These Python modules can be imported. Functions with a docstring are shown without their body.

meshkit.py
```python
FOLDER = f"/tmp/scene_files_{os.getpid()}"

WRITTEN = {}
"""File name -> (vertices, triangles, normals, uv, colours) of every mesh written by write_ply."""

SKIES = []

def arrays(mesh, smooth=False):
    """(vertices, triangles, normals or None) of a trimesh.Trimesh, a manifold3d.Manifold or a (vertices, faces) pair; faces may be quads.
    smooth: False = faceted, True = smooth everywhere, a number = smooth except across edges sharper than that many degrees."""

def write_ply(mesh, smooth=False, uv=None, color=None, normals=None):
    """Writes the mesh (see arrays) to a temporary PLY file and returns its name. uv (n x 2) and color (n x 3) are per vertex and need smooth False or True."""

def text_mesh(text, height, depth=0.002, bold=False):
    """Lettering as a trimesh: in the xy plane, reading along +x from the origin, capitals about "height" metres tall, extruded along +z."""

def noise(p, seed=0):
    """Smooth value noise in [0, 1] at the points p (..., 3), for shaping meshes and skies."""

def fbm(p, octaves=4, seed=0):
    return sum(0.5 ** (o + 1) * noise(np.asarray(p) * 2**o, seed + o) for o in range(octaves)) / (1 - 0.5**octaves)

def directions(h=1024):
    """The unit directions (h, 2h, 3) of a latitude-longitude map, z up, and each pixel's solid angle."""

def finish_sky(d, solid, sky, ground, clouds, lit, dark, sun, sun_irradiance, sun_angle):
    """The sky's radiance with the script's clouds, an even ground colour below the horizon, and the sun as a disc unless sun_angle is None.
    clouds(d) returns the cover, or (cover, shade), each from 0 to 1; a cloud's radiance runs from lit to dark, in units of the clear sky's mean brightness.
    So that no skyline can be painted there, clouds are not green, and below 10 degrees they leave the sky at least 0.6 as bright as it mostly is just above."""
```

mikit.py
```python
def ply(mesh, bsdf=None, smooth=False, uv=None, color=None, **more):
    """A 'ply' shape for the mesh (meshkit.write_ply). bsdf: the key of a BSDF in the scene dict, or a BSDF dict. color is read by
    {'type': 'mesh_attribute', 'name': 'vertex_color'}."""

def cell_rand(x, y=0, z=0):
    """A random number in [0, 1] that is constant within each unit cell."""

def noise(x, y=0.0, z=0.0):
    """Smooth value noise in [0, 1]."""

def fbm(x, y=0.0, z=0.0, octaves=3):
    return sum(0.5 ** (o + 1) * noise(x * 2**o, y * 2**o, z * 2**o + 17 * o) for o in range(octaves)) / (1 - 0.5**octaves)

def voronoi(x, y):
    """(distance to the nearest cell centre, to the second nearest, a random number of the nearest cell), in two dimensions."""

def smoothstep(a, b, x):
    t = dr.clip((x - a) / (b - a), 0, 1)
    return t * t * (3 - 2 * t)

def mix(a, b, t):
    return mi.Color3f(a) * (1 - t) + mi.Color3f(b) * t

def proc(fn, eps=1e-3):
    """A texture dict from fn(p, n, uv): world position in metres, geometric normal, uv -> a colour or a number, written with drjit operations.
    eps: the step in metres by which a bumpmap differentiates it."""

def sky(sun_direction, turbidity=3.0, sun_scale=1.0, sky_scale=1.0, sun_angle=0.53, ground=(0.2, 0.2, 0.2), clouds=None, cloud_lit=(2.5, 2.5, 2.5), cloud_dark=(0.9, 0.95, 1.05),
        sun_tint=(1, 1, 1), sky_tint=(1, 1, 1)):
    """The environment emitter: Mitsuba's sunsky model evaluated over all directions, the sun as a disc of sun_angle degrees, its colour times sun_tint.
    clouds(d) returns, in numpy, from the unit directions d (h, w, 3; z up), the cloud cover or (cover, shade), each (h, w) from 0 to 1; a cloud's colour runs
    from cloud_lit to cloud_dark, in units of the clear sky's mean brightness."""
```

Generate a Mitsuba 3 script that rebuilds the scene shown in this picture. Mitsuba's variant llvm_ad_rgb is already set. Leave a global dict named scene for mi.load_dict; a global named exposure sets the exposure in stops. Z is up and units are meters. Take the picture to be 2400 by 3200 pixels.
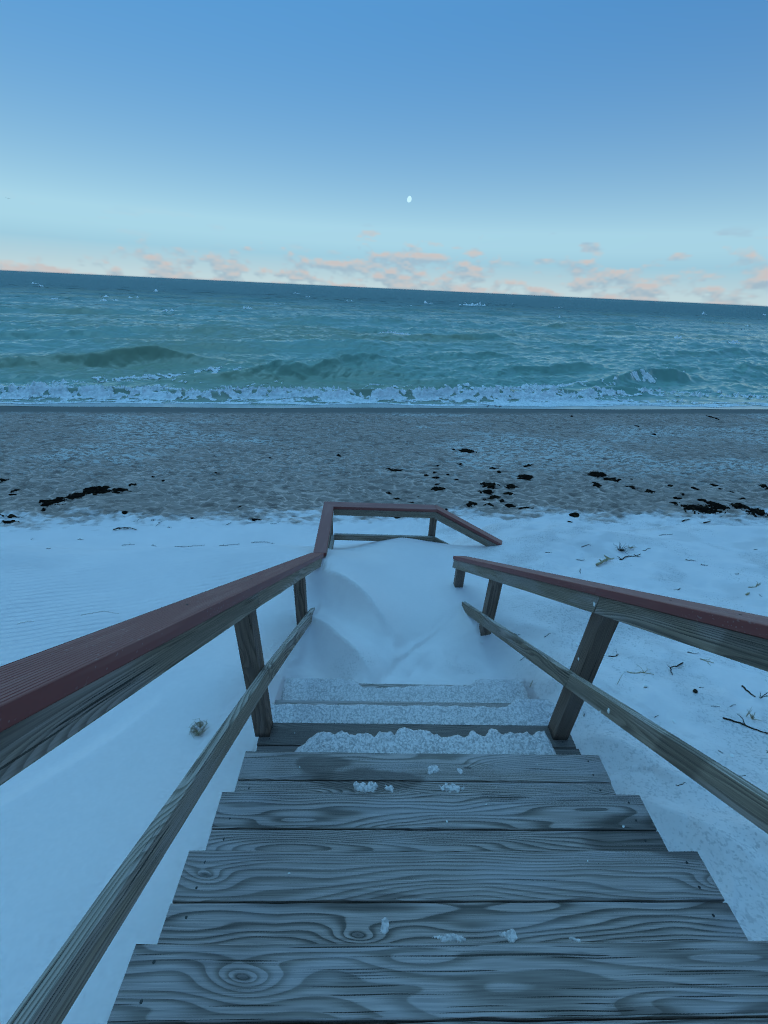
import math, numpy as np, trimesh, mitsuba as mi, drjit as dr, mikit, meshkit
from scipy.interpolate import RBFInterpolator, CubicSpline
from scipy.ndimage import map_coordinates

scene, labels = {}, {}
T = mi.ScalarTransform4f
rng = np.random.default_rng(7)

# ---------------------------------------------------------------- camera, sky, exposure
def camera_axes(pitch, roll, yaw):
    cp, sp = math.cos(pitch), math.sin(pitch)
    f = np.array([math.sin(yaw) * cp, math.cos(yaw) * cp, -sp])
    r = np.array([math.cos(yaw), -math.sin(yaw), 0.0])
    u = np.cross(r, f)
    c, s = math.cos(roll), math.sin(roll)
    return c * r + s * u, c * u - s * r, f

CAM_R, CAM_U, CAM_F = camera_axes(0.50665, 0.047053, 0.037188)      # the eye is the origin, z up, the sea lies towards +y
scene["camera"] = {"type": "perspective", "fov": 2 * math.degrees(math.atan(1200 / 1258.69)), "fov_axis": "x", "near_clip": 0.02, "far_clip": 40000.0,
                   "to_world": T().look_at(origin=[0, 0, 0], target=CAM_F.tolist(), up=CAM_U.tolist())}
exposure = 0.22
SKY_SCALE = 1.33

def clouds(d):
    az = np.degrees(np.arctan2(d[..., 0], d[..., 1]))
    el = np.degrees(np.arcsin(np.clip(d[..., 2], -1, 1)))
    n = lambda x, y, k, o=4: meshkit.fbm(np.stack([x, y, np.full_like(x, k)], -1), o)
    haze = np.clip(0.60 * np.exp(-np.maximum(el - 6.0, 0) / 7.0) - 0.06, 0, 1) * (0.55 + 0.45 * np.clip(el / 4.5, 0, 1))      # pale sea haze that thins out upwards
    bank = np.clip((3.0 - el) / 2.6, 0, 1) ** 0.8                                     # greyish bank on the horizon
    # small heaped clouds far out over the water: flat bases, tops at about four degrees
    big = n(az / 13.0 + 0.7, el / 6.0, 1.3, 3)
    puff = n(az / 3.4, el / 1.15, 5.1, 5)
    fine = n(az / 0.8, el / 0.4, 9.7, 3)
    top = (2.0 + 4.2 * big) * (0.55 + 0.50 * np.clip((az + 32) / 40, 0, 1))
    body = np.clip((top - el) / 1.8, -1.4, 0.8) + (puff - 0.5) * 4.6 + (fine - 0.5) * 2.4
    heap = np.clip((body - 0.45) / 0.8, 0, 1) * np.clip((6.0 - el) / 1.5, 0, 1)
    stray = np.clip((n(az / 4.2 + 2.3, el / 1.0, 21.0, 4) + 0.12 * (fine - 0.5) - 0.63) / 0.09, 0, 1) * np.clip((6.6 - el) / 1.0, 0, 1) * np.clip((el - 2.6) / 1.0, 0, 1)
    up = n(az / 3.4, (el + 0.35) / 1.15, 5.1, 5) - puff                               # lit where the puff ends above
    lit = np.clip(0.34 - 6.0 * up + (fine - 0.5) * 0.8 + (el - 3.0) * 0.04, 0, 1)
    c_heap = np.maximum(heap * 0.90, stray * 0.80 * np.clip((az + 14) / 16, 0.12, 1))
    keep = 1 - (1 - haze) * (1 - bank * 0.78) * (1 - c_heap)
    s_haze, s_bank = 1.0, 0.5
    w1, w2, w3 = haze * (1 - bank * 0.78) * (1 - c_heap), bank * 0.78 * (1 - c_heap), c_heap
    w3 = w3 * (0.46 + 0.54 * lit) / 0.9; keep = np.clip(w1 + w2 + w3, 0, 1)                # shaded bases let the blue behind through
    shade = (w1 * s_haze + w2 * s_bank + w3 * (0.36 - 0.36 * lit)) / np.maximum(w1 + w2 + w3, 1e-6)
    return keep, shade

sun = [-0.10, 0.20, 0.975]                                      # the disc itself is off: only the model's soft, high skylight
scene["sky"] = mikit.sky(sun, turbidity=10, sun_scale=0.0, sky_scale=SKY_SCALE, ground=(0.3, 0.3, 0.3), clouds=clouds,
                         cloud_lit=(1.10, 1.03, 1.03), cloud_dark=(1.22, 1.84, 1.90), sky_tint=(0.325, 0.94, 1.735))

# ---------------------------------------------------------------- helpers
def numbered(key):
    if key not in used:
        used.add(key); return key
    k = 1
    while f"{key}_{k:03d}" in used: k += 1
    used.add(f"{key}_{k:03d}"); return f"{key}_{k:03d}"
used = set()

def obj(name, shape, parent=None, label=None, cat=None, group=None, kind=None):
    key = numbered((parent + "__" if parent else "") + name)
    if shape is not None: scene[key] = shape
    tag = {k: v for k, v in dict(label=label, category=cat, group=group, kind=kind).items() if v}
    if tag: labels[key] = tag
    return key

def nz(x, y, k=0.0, o=4):
    x, y = np.broadcast_arrays(np.asarray(x, float), np.asarray(y, float))
    return meshkit.fbm(np.stack([x, y, np.full_like(x, k)], -1), o)

def sstep(a, b, x):
    t = np.clip((x - a) / (b - a), 0, 1); return t * t * (3 - 2 * t)

SEA = -6.6
def shore(x, y):                      # metres seaward of the water's edge, and along it
    return (y - 25.6 - 0.13 * x) / 1.0084, (x + 0.13 * (y - 25.6)) / 1.0084

# ---------------------------------------------------------------- stairs: measures
Y0, Z0, GO, RI = 0.40585, -1.62663, 0.28339, 0.18063               # nosing of the tread under the eye; going, rise
XL, XR = -0.62094, 1.27020
def nosing(n): return Y0 + n * GO, Z0 - n * RI

# ---------------------------------------------------------------- sand: height of dune and beach
CP = []
for x in (-9, -6, -4, -2.5, -1.2, 0.3, 1.8, 3, 5, 7, 9):
    CP += [(x, -16, 3.0), (x, -10, 3.2), (x, -7, 2.6), (x, -4, 0.4), (x, -2.2, -1.2)]  # unseen dune crest behind the eye, raised to hold back low skylight
    CP += [(x, 0.0, -1.92), (x, 0.5, -2.06 + (0.03 if x < -1 else 0)), (x, 1.0, -2.22)]
for x in (-9, -6, -4, -2.5, -1.2): CP += [(x, 1.5, -2.37), (x, 2.4, -2.50 - 0.005 * abs(x + 1.2)), (x, 3.2, -2.60 - 0.015 * abs(x + 1.2))]
CP += [(-9, 4.0, -2.90), (-6, 4.0, -2.87), (-4.2, 3.95, -2.80), (-2.5, 3.95, -2.745), (-1.2, 3.9, -2.66), (-0.75, 3.5, -2.56), (-0.8, 4.6, -3.12)]
for x in (-9, -6, -4, -2.5, -1.2): CP += [(x, 4.9, -3.58), (x, 6.0, -4.42), (x, 7.0, -5.02), (x, 8.2, -5.2), (x, 10, -5.3)]
for x in (-0.6, -0.1, 0.4, 0.9, 1.2): CP += [(x, 1.5, -2.52), (x, 1.72, -2.58)]
for x in (-0.55, -0.1, 0.4, 0.9, 1.15): CP += [(x, 2.0, -2.74), (x, 2.2, -2.775), (x, 2.4, -2.79)]
CP += [(-0.75, 2.0, -2.46), (-0.75, 2.7, -2.60), (-0.45, 2.7, -2.70), (-0.52, 3.0, -2.68), (-0.1, 2.8, -2.78), (0.4, 2.8, -2.80), (0.8, 2.75, -2.76), (1.05, 2.64, -2.68), (-0.47, 3.42, -2.55), (-0.2, 3.5, -2.66),
       (0.3, 3.5, -2.78), (0.93, 3.48, -2.82), (-0.5, 4.52, -3.10), (0.0, 4.52, -2.99), (0.42, 4.5, -2.88), (0.9, 4.5, -2.94), (1.3, 4.4, -2.95), (1.7, 4.5, -2.985), (-0.1, 4.0, -2.84), (0.5, 4.0, -2.83), (1.4, 3.5, -2.80), (1.3, 2.7, -2.60), (1.35, 2.0, -2.48)]
for x in (1.8, 3, 5, 7, 9): CP += [(x, 1.5, -2.36), (x, 2.2, -2.50), (x, 3.2, -2.70), (x, 4.5, -2.95 + 0.012 * (x - 3)), (x, 5.3 + 0.05 * x, -3.22), (x, 6.6, -4.15), (x, 7.8, -5.0), (x, 9.2, -5.2), (x, 11, -5.3)]
for x in (-0.6, 0.4, 1.2): CP += [(x, 5.1, -3.45), (x, 6.0, -4.3), (x, 7.0, -4.97), (x, 8.2, -5.17), (x, 10, -5.3)]
CP = np.array(CP)
GX, GY, GS = -9.0, -16.0, 0.1
_gx, _gy = np.meshgrid(np.arange(GX, 9.01, GS), np.arange(GY, 11.01, GS), indexing="ij")
_grid = RBFInterpolator(CP[:, :2], CP[:, 2], kernel="thin_plate_spline", smoothing=0.004)(np.stack([_gx.ravel(), _gy.ravel()], 1)).reshape(_gx.shape)

RIDGES = [  # wind-built ridges: points, height, width of the left and the right flank
    ([(-0.47, 3.20), (-0.30, 3.15), (-0.12, 3.02), (0.04, 2.86), (0.18, 2.68), (0.30, 2.52)], 0.19, 0.13, 0.34),
    ([(-0.50, 2.72), (-0.33, 2.62), (-0.20, 2.48), (-0.10, 2.38), (0.0, 2.25), (0.10, 2.14)], 0.17, 0.12, 0.32),
    ([(0.22, 2.50), (0.24, 2.40), (0.30, 2.30), (0.36, 2.24)], 0.034, 0.05, 0.14),
    ([(0.42, 2.52), (0.47, 2.42), (0.53, 2.32)], 0.032, 0.05, 0.14),
    ([(0.66, 2.48), (0.68, 2.38), (0.74, 2.32), (0.82, 2.33)], 0.036, 0.07, 0.06),
    ([(1.42, 1.52), (1.55, 1.45), (1.66, 1.30), (1.63, 1.20)], 0.05, 0.12, 0.07),
    ([(1.62, 1.24), (1.75, 1.18), (1.86, 1.05)], 0.05, 0.13, 0.06),
    ([(1.45, 1.10), (1.58, 0.98), (1.70, 0.82), (1.74, 0.66)], 0.055, 0.12, 0.07),
    ([(1.75, 0.95), (1.88, 0.80), (1.95, 0.60), (1.97, 0.40)], 0.06, 0.16, 0.06),
    ([(1.28, 2.60), (1.45, 2.62), (1.62, 2.50), (1.68, 2.36)], 0.035, 0.06, 0.09),
    ([(-1.35, 1.60), (-1.6, 1.1), (-1.9, 0.7)], 0.03, 0.05, 0.30),
]
def ridge_height(x, y):
    out = np.zeros_like(x)
    for pts, a, wl, wr in RIDGES:
        P = CubicSpline(range(len(pts)), np.array(pts))(np.linspace(0, len(pts) - 1, 4 * len(pts))); R = 5.5 * max(wl, wr)
        m = (x > P[:, 0].min() - R) & (x < P[:, 0].max() + R) & (y > P[:, 1].min() - R) & (y < P[:, 1].max() + R)
        if not m.any(): continue
        X, Y = x[m], y[m]
        best, sd, tt, over = np.full(X.shape, 99.0), np.zeros(X.shape), np.zeros(X.shape), np.zeros(X.shape)
        for i in range(len(P) - 1):
            d = P[i + 1] - P[i]; L = math.hypot(*d)
            t = np.clip(((X - P[i, 0]) * d[0] + (Y - P[i, 1]) * d[1]) / L / L, 0, 1)
            ex, ey = X - P[i, 0] - t * d[0], Y - P[i, 1] - t * d[1]
            q = np.hypot(ex, ey); c = (d[0] * ey - d[1] * ex) / L
            k = q < best
            side = c / np.maximum(q, 1e-6)
            last = ((t <= 0) & (i == 0)) | ((t >= 1) & (i == len(P) - 2))
            best, sd, tt, over = np.where(k, q, best), np.where(k, side, sd), np.where(k, (i + t) / (len(P) - 1), tt), np.where(k, np.where(last, np.sqrt(np.maximum(q * q - c * c, 0)), 0), over)
        f = sstep(-0.7, 0.7, sd)
        w = wl + (wr - wl) * f
        end = np.exp(-(over / 0.30) ** 2)
        amp = np.sin(np.clip(0.15 + 0.85 * tt, 0, 1) * np.pi)
        out[m] += 1.25 * a * amp * end * (np.exp(-best / w) - 0.42 * (1 - f) * np.exp(-((best - 2.2 * w) / (1.3 * w)) ** 2))
    return out

def white_edge(x): return 9.2 + 0.055 * x + 0.35 * np.sin(x * 0.9) * 0.4

def cell_rand_np(x, y, z):
    x, y = (np.floor(v).astype(np.int64) + 1000000 for v in (x, y))
    h = (x * 374761393 + y * 668265263 + (z + 1000000) * 2147483647) & 0xFFFFFFFF
    h = ((h ^ (h >> 13)) * 1274126177) & 0xFFFFFFFF
    return ((h ^ (h >> 16)) & 0xFFFFFF) / 16777215.0
def ripple_cells(x, y):               # wind-scoured cells of the beach: 0 on the crests between them
    X = x * 2.2 + 0.40 * np.sin(y * 2.9) + 0.25 * np.sin(x * 1.9 + y * 4.1); Y = y * 4.0 + 0.35 * np.sin(x * 2.3) + 0.25 * np.sin(y * 3.7 - x * 1.1)
    first, second = np.full(X.shape, 9.0), np.full(X.shape, 9.0)
    for a in (-1, 0, 1):
        for b in (-1, 0, 1):
            cx, cy = np.floor(X) + a, np.floor(Y) + b
            d = np.hypot(cx + cell_rand_np(cx, cy, 1) - X, cy + cell_rand_np(cx, cy, 2) - Y)
            second = np.where(d < first, first, np.minimum(second, d)); first = np.minimum(first, d)
    return second - first

def ground(x, y, fine=True):
    if np.ndim(x) == 0: return ground(np.array([x]), np.array([y]), fine)[0]
    x, y = np.asarray(x, float), np.asarray(y, float)
    dune = map_coordinates(_grid, [np.clip((x - GX) / GS, 0, _grid.shape[0] - 1), np.clip((y - GY) / GS, 0, _grid.shape[1] - 1)], order=3, mode="nearest")
    s, t = shore(x, y)
    d = -s
    beach = SEA + np.where(d > 0, 0.070 * d + 0.00075 * d * d, 0.06 * d)
    k = sstep(7.2, 9.0, y - 0.055 * x)
    z = dune * (1 - k) + beach * k
    if not fine: return z
    z = z + ridge_height(x, y)
    open_ = 1 - ((x > XL - 0.05) & (x < XR + 0.05) & (y < 1.60)) * 1.0
    # long soft drifts on the dune
    near = 1 - sstep(6.5, 8.5, y)
    z = z + near * open_ * (0.09 * (nz(x / 0.9 + 3, y / 0.8, 2.0, 3) - 0.5) * sstep(1.4, 2.2, np.abs(x - 0.3)) + 0.012 * (nz(x / 0.25, y / 0.18, 4.0, 3) - 0.5))
    # wind ripples: fine on the left, drawn out towards the sea on the right
    wob = 3.0 * nz(x / 0.7, y / 0.7, 6.0, 2)
    left = sstep(-0.9, -1.5, x) * sstep(1.7, 2.4, y) * (1 - sstep(5.0, 6.0, y))
    right = sstep(1.35, 1.9, x) * (1 - sstep(5.5, 7.0, y))
    rip = nz((x * 0.80 + y * 0.60) / 0.060, (y * 0.80 - x * 0.60) / 0.45, 11.0, 3)
    z = z + right * 0.030 * (rip - 0.5) + right * (0.09 * (nz(x / 0.55, y / 0.5, 13.0, 3) - 0.5) + 0.055 * (nz(x / 0.22, y / 0.2, 14.0, 3) - 0.5))
    # two humps on the right
    z = z + 0.16 * np.exp(-((x - 3.4) / 0.75) ** 2 - ((y - 4.75) / 0.45) ** 2) + 0.10 * np.exp(-((x - 5.6) / 1.1) ** 2 - ((y - 5.3) / 0.4) ** 2)
    # scoured beach: shallow cupped ripples
    far = sstep(7.6, 9.4, y - 0.055 * x) * (1 - sstep(-1.8, -0.9, s))
    c1 = np.abs(nz(x / 0.62 + 5, y / 0.34, 15.0, 2) - 0.5) * 2
    c2 = np.abs(nz(x / 0.30, y / 0.20, 17.0, 2) - 0.5) * 2
    low = 1 - 0.65 * sstep(13, 18, y)
    z = z + far * (0.045 * (0.35 - c1) + 0.035 * (0.3 - c2))
    on = far > 0
    if on.any():
        e = ripple_cells(x[on], y[on])
        z[on] = z[on] + (far * low)[on] * 0.050 * (1 - sstep(0.0, 0.55, e)) * (0.5 + nz(x[on] / 1.5, y[on] / 1.0, 18.0, 2))
    # under the two buried treads the sand stays just below the boards (what lies on them is heaped below)
    cover = (x > XL - 0.1) & (x < XR + 0.1)
    for n in (5, 6):
        yn, zn = nosing(n)
        m = (x > XL - 0.01) & (x < XR - 0.02) & (y > yn - GO - 0.02) & (y <= yn + 0.004)
        z = np.where(m, np.minimum(z, zn - 0.012), z)
    under = cover & (y <= nosing(4)[0] + 0.01) & (y > -0.6)
    z = np.where(under & (x > XL - 0.02) & (x < XR + 0.02), np.minimum(z, -0.10 + Z0 - (y + 0.28 - Y0) / GO * RI), z)
    return z

def polar(radii, ang, cx, cy):
    r, a = np.meshgrid(radii, ang, indexing="ij")
    x, y = cx + r * np.sin(a), cy + r * np.cos(a)
    nr, na = r.shape
    i, j = np.meshgrid(np.arange(nr - 1), np.arange(na - 1), indexing="ij")
    q = np.stack([i * na + j, i * na + j + 1, (i + 1) * na + j + 1, (i + 1) * na + j], -1).reshape(-1, 4)
    f = np.vstack([q[:, [0, 2, 1]], q[:, [0, 3, 2]]])
    return x.ravel(), y.ravel(), f

# ---------------------------------------------------------------- materials
noise, fbm, smoothstep, mix = mikit.noise, mikit.fbm, mikit.smoothstep, mikit.mix
rgb = lambda *c: {"type": "rgb", "value": list(c)}
def bumped(bsdf, fn, scale, eps): return {"type": "bumpmap", "arbitrary": mikit.proc(fn, eps), "scale": scale, "bsdf": bsdf}

def sand_color(p, n, uv):
    edge = p.y - 0.055 * p.x - 9.15 + 1.5 * (fbm(p.x * 0.8, p.y * 1.6, 0.0, 4) - 0.5) + 1.1 * (fbm(p.x * 5.0, p.y * 9.0, 2.0, 3) - 0.5)
    beach = smoothstep(-0.35, 0.45, edge)
    patch = smoothstep(0.50, 0.66, fbm(p.x * 0.20 + 3, p.y * 0.42, 5.0, 4))
    grit = fbm(p.x * 7.0, p.y * 15.0, 7.0, 3)
    light = patch * smoothstep(0.46, 0.60, grit) * smoothstep(2.5, 6.0, edge + 1.5 * noise(p.x * 0.4, p.y * 0.2, 3.0))
    light = dr.maximum(light, 0.55 * smoothstep(0.60, 0.72, grit) * smoothstep(1.0, 4.0, edge))
    tone = 0.85 + 0.30 * fbm(p.x * 3.0, p.y * 6.0, 9.0, 3)
    dark = mi.Color3f(0.445, 0.325, 0.272) * tone
    cell = dr.abs(fbm(p.x * 1.6 + 5, p.y * 2.9, 15.0, 2) - 0.5) * 2
    vx = p.x * 2.2 + 0.40 * dr.sin(p.y * 2.9) + 0.25 * dr.sin(p.x * 1.9 + p.y * 4.1)
    vy = p.y * 4.0 + 0.35 * dr.sin(p.x * 2.3) + 0.25 * dr.sin(p.y * 3.7 - p.x * 1.1)
    f1, f2, _ = mikit.voronoi(vx, vy)
    low = 1 - 0.65 * smoothstep(13, 18, p.y)
    dark = dark * (0.88 + low * 0.50 * (1 - smoothstep(0.0, 0.20, f2 - f1)) * (0.4 + noise(p.x * 0.7, p.y, 5.0)) + 0.12 * (1 - smoothstep(0.0, 0.22, cell)))
    pit = noise(p.x * 3.4, p.y * 6.2, 33.0)
    dark = dark * (1 - 0.30 * smoothstep(0.64, 0.80, pit))
    dark = dark * (1 - 0.25 * smoothstep(0.55, 0.70, fbm(p.x * 5.0, p.y * 11.0, 13.0, 2)))
    dark = mix(dark, (0.62, 0.60, 0.56), light * 0.85)
    s = (p.y - 25.6 - 0.13 * p.x)
    dark = mix(dark, (0.215, 0.19, 0.17), smoothstep(-2.6, -1.6, s))
    speck = smoothstep(0.70, 0.80, noise(p.x * 90, p.y * 90, p.z * 90)) * smoothstep(0.45, 0.62, fbm(p.x * 2.2, p.y * 2.2, 21.0, 3)) * smoothstep(1.2, 2.2, p.x + 0.3)
    white = mi.Color3f(0.94, 0.825, 0.79) * (0.93 + 0.10 * fbm(p.x * 1.1, p.y * 1.4, 17.0, 3))
    damp = smoothstep(0.50, 0.68, fbm(p.x * 1.7 + 4, p.y * 2.6, 23.0, 3)) * smoothstep(1.2, 2.2, p.x) 
    white = white * (1 - 0.12 * damp)
    grit_ = smoothstep(0.50, 0.72, fbm(p.x * 1.6 + 0.7 * p.y + 9, p.y * 2.8 - 0.8 * p.x, 27.0, 4)) * smoothstep(0.9, 1.8, p.x)
    grit_ = dr.maximum(grit_, 0.8 * smoothstep(0.46, 0.62, fbm(p.x * 2.6, p.y * 3.4, 29.0, 3)) * smoothstep(-0.7, -0.4, p.x) * smoothstep(2.45, 2.2, p.y))
    fleck = noise(p.x * 75, p.y * 75, p.z * 75) * 0.55 + noise(p.x * 170, p.y * 170, p.z * 170) * 0.45
    white = white * (1.03 - 0.07 * fleck) * (1 - grit_ * (0.10 + 0.24 * smoothstep(0.50, 0.78, fleck)))
    white = mix(white, (0.36, 0.34, 0.31), speck * 0.45)
    c = mix(white, dark, beach)
    added_scrub = smoothstep(-2.4, -4.0, p.y + 1.2 * (fbm(p.x * 1.3, p.y * 1.3, 41.0, 3) - 0.5)) * smoothstep(0.25, 0.5, fbm(p.x * 2.0, p.y * 2.0, 43.0, 3))  # unseen dark scrub added behind the eye so the dune bounces no light
    return mix(c, (0.055, 0.060, 0.032), 0.9 * added_scrub)

def sand_bump(p, n, uv):
    wob = 6.0 * fbm(p.x * 1.3, p.y * 1.3, 6.0, 2)
    left = smoothstep(-0.8, -1.4, p.x) * smoothstep(1.6, 2.4, p.y) * smoothstep(6.0, 4.6, p.y)
    rip = left * dr.sin((p.y - 0.32 * p.x) * (6.2832 / 0.064) + wob) * (0.5 + noise(p.x * 2, p.y * 2, 8.0)) * 1.3
    right = smoothstep(1.3, 1.9, p.x) * smoothstep(7.0, 5.5, p.y)
    rip = rip + right * 5.0 * fbm((p.x * 0.80 + p.y * 0.60) * 15, (p.y * 0.80 - p.x * 0.60) * 2.4, 11.0, 3)
    return rip + 0.6 * noise(p.x * 160, p.y * 160, p.z * 160) + 1.3 * noise(p.x * 50, p.y * 50, p.z * 50)
scene["sand_material"] = {"type": "twosided", "bsdf": bumped({"type": "diffuse", "reflectance": mikit.proc(sand_color)}, sand_bump, 0.0030, 0.002)}

def crust_color(p, n, uv):
    g = fbm(p.x * 130, p.y * 130, p.z * 130, 2)
    return mix((0.52, 0.46, 0.44), (0.86, 0.755, 0.725), smoothstep(0.30, 0.62, g))
scene["sand_crust"] = {"type": "twosided", "bsdf": bumped({"type": "diffuse", "reflectance": mikit.proc(crust_color)}, lambda p, n, uv: noise(p.x * 220, p.y * 220, p.z * 220) + noise(p.x * 90, p.y * 90, p.z * 90), 0.003, 0.001)}

def grain(uv):
    ident = dr.floor(uv.x / 40)
    u, v = uv.x - ident * 40, uv.y
    r1, r2, r3 = mikit.cell_rand(ident, 1), mikit.cell_rand(ident, 2), mikit.cell_rand(ident, 3)
    cell = dr.floor((u + 0.5 * r3) / 0.62)
    cu, cv = (cell + 0.4 + 0.2 * mikit.cell_rand(cell, ident, 5)) * 0.62 - 0.5 * r3, 0.010 + 0.12 * mikit.cell_rand(cell, ident, 6)
    size = 0.6 + 0.8 * mikit.cell_rand(cell, ident, 8)
    tilt = (u - cu) * 0.25 * (mikit.cell_rand(cell, ident, 9) - 0.5)
    d = dr.sqrt(dr.square((u - cu) / (0.050 * size)) + dr.square((v - cv - tilt) / (0.013 * size)))
    has = dr.select(mikit.cell_rand(cell, ident, 7) > 0.80, 1.0, 0.0)
    w = v + 0.0035 * noise(u * 5, v * 30, ident)
    h = w * (22 + 115 * r1) + (6.0 + 11.0 * r2) * noise(u * 1.5, w * 12, ident * 3.1) + 1.6 * noise(u * 4.5, w * 40, ident * 1.7)
    fade = dr.maximum(0, 1 - dr.abs(u - cu) / 0.24)
    h = h + has * 4.0 * dr.exp(-d * 0.6) * fade * fade * (3 - 2 * fade)
    f = h - dr.floor(h)
    band = smoothstep(0.20, 0.86, f) * (1 - smoothstep(0.90, 1.0, f))
    fibre = noise(u * 10, v * 520, ident)
    check = smoothstep(0.80, 0.86, noise(u * 3.2, v * 420, ident * 2.3)) * smoothstep(0.45, 0.6, noise(u * 1.1, v * 14, ident * 4.1))
    knot = has * (1 - smoothstep(0.25, 0.60, d))
    return ident, u, v, band, fibre, check, knot

def wood(light, dark, wet, bleach_skylit, dusty):
    def color(p, n, uv):
        ident, u, v, band, fibre, check, knot = grain(uv)
        c = mix(light, dark, band * (0.60 + 0.38 * mikit.cell_rand(ident, 12)))
        c = c * (0.72 + 0.56 * fibre) * (0.88 + 0.24 * mikit.cell_rand(ident, 9))
        blot = fbm(u * 2.6, v * 14, ident * 7 + 3, 3)
        c = mix(c, (0.56, 0.50, 0.50), dusty * smoothstep(0.46, 0.72, blot) * (1 - 0.6 * band))
        c = mix(c, mi.Color3f(bleach_skylit) * (0.75 + 0.5 * fibre), 0.55 * smoothstep(0.5, 0.9, n.z) * (1 - 0.85 * band))  # upward faces lighter: weathered bleaching plus skylight mixed into the colour
        c = mix(c, mi.Color3f(wet) * (0.75 + 0.5 * fibre), (0.65 if bleach_skylit[0] < 0.5 and dusty > 0.2 else 0.0) * smoothstep(0.24, 0.18, fbm(u * 1.3 + 9, v * 6, ident * 3 + 1, 3)))
        edge = 0.35 * (fbm(p.x * 9, p.y * 16, 3.0, 3) - 0.5)
        stain = smoothstep(1.05, 0.75, dr.sqrt(dr.square((p.x - 0.02) / 0.34) + dr.square((p.y - 1.115) / 0.060)) + edge)
        stain = dr.maximum(stain, smoothstep(1.05, 0.75, dr.sqrt(dr.square((p.x - 1.22) / 0.30) + dr.square((p.y - 0.80) / 0.10)) + edge))
        stain = dr.maximum(stain, smoothstep(1.24, 1.27, p.y + 0.03 * edge) * smoothstep(1.60, 1.545, p.y) * smoothstep(-2.30, -2.335, p.z))      # the damp tread under the sand slab
        c = mix(c, mi.Color3f(wet) * (0.7 + 0.6 * fibre) * (1 - 0.3 * band), 0.70 * stain)
        c = mix(c, mi.Color3f(dark) * 0.40, dr.maximum(check * 0.85, knot * 0.6))
        return c
    def bump(p, n, uv):
        ident, u, v, band, fibre, check, knot = grain(uv)
        return -0.9 * band + 0.9 * fibre - 1.8 * check - 0.5 * knot
    return {"type": "twosided", "bsdf": bumped({"type": "principled", "base_color": mikit.proc(color), "roughness": 0.72, "specular": 0.35}, bump, 0.0013, 0.0007)}
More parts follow.
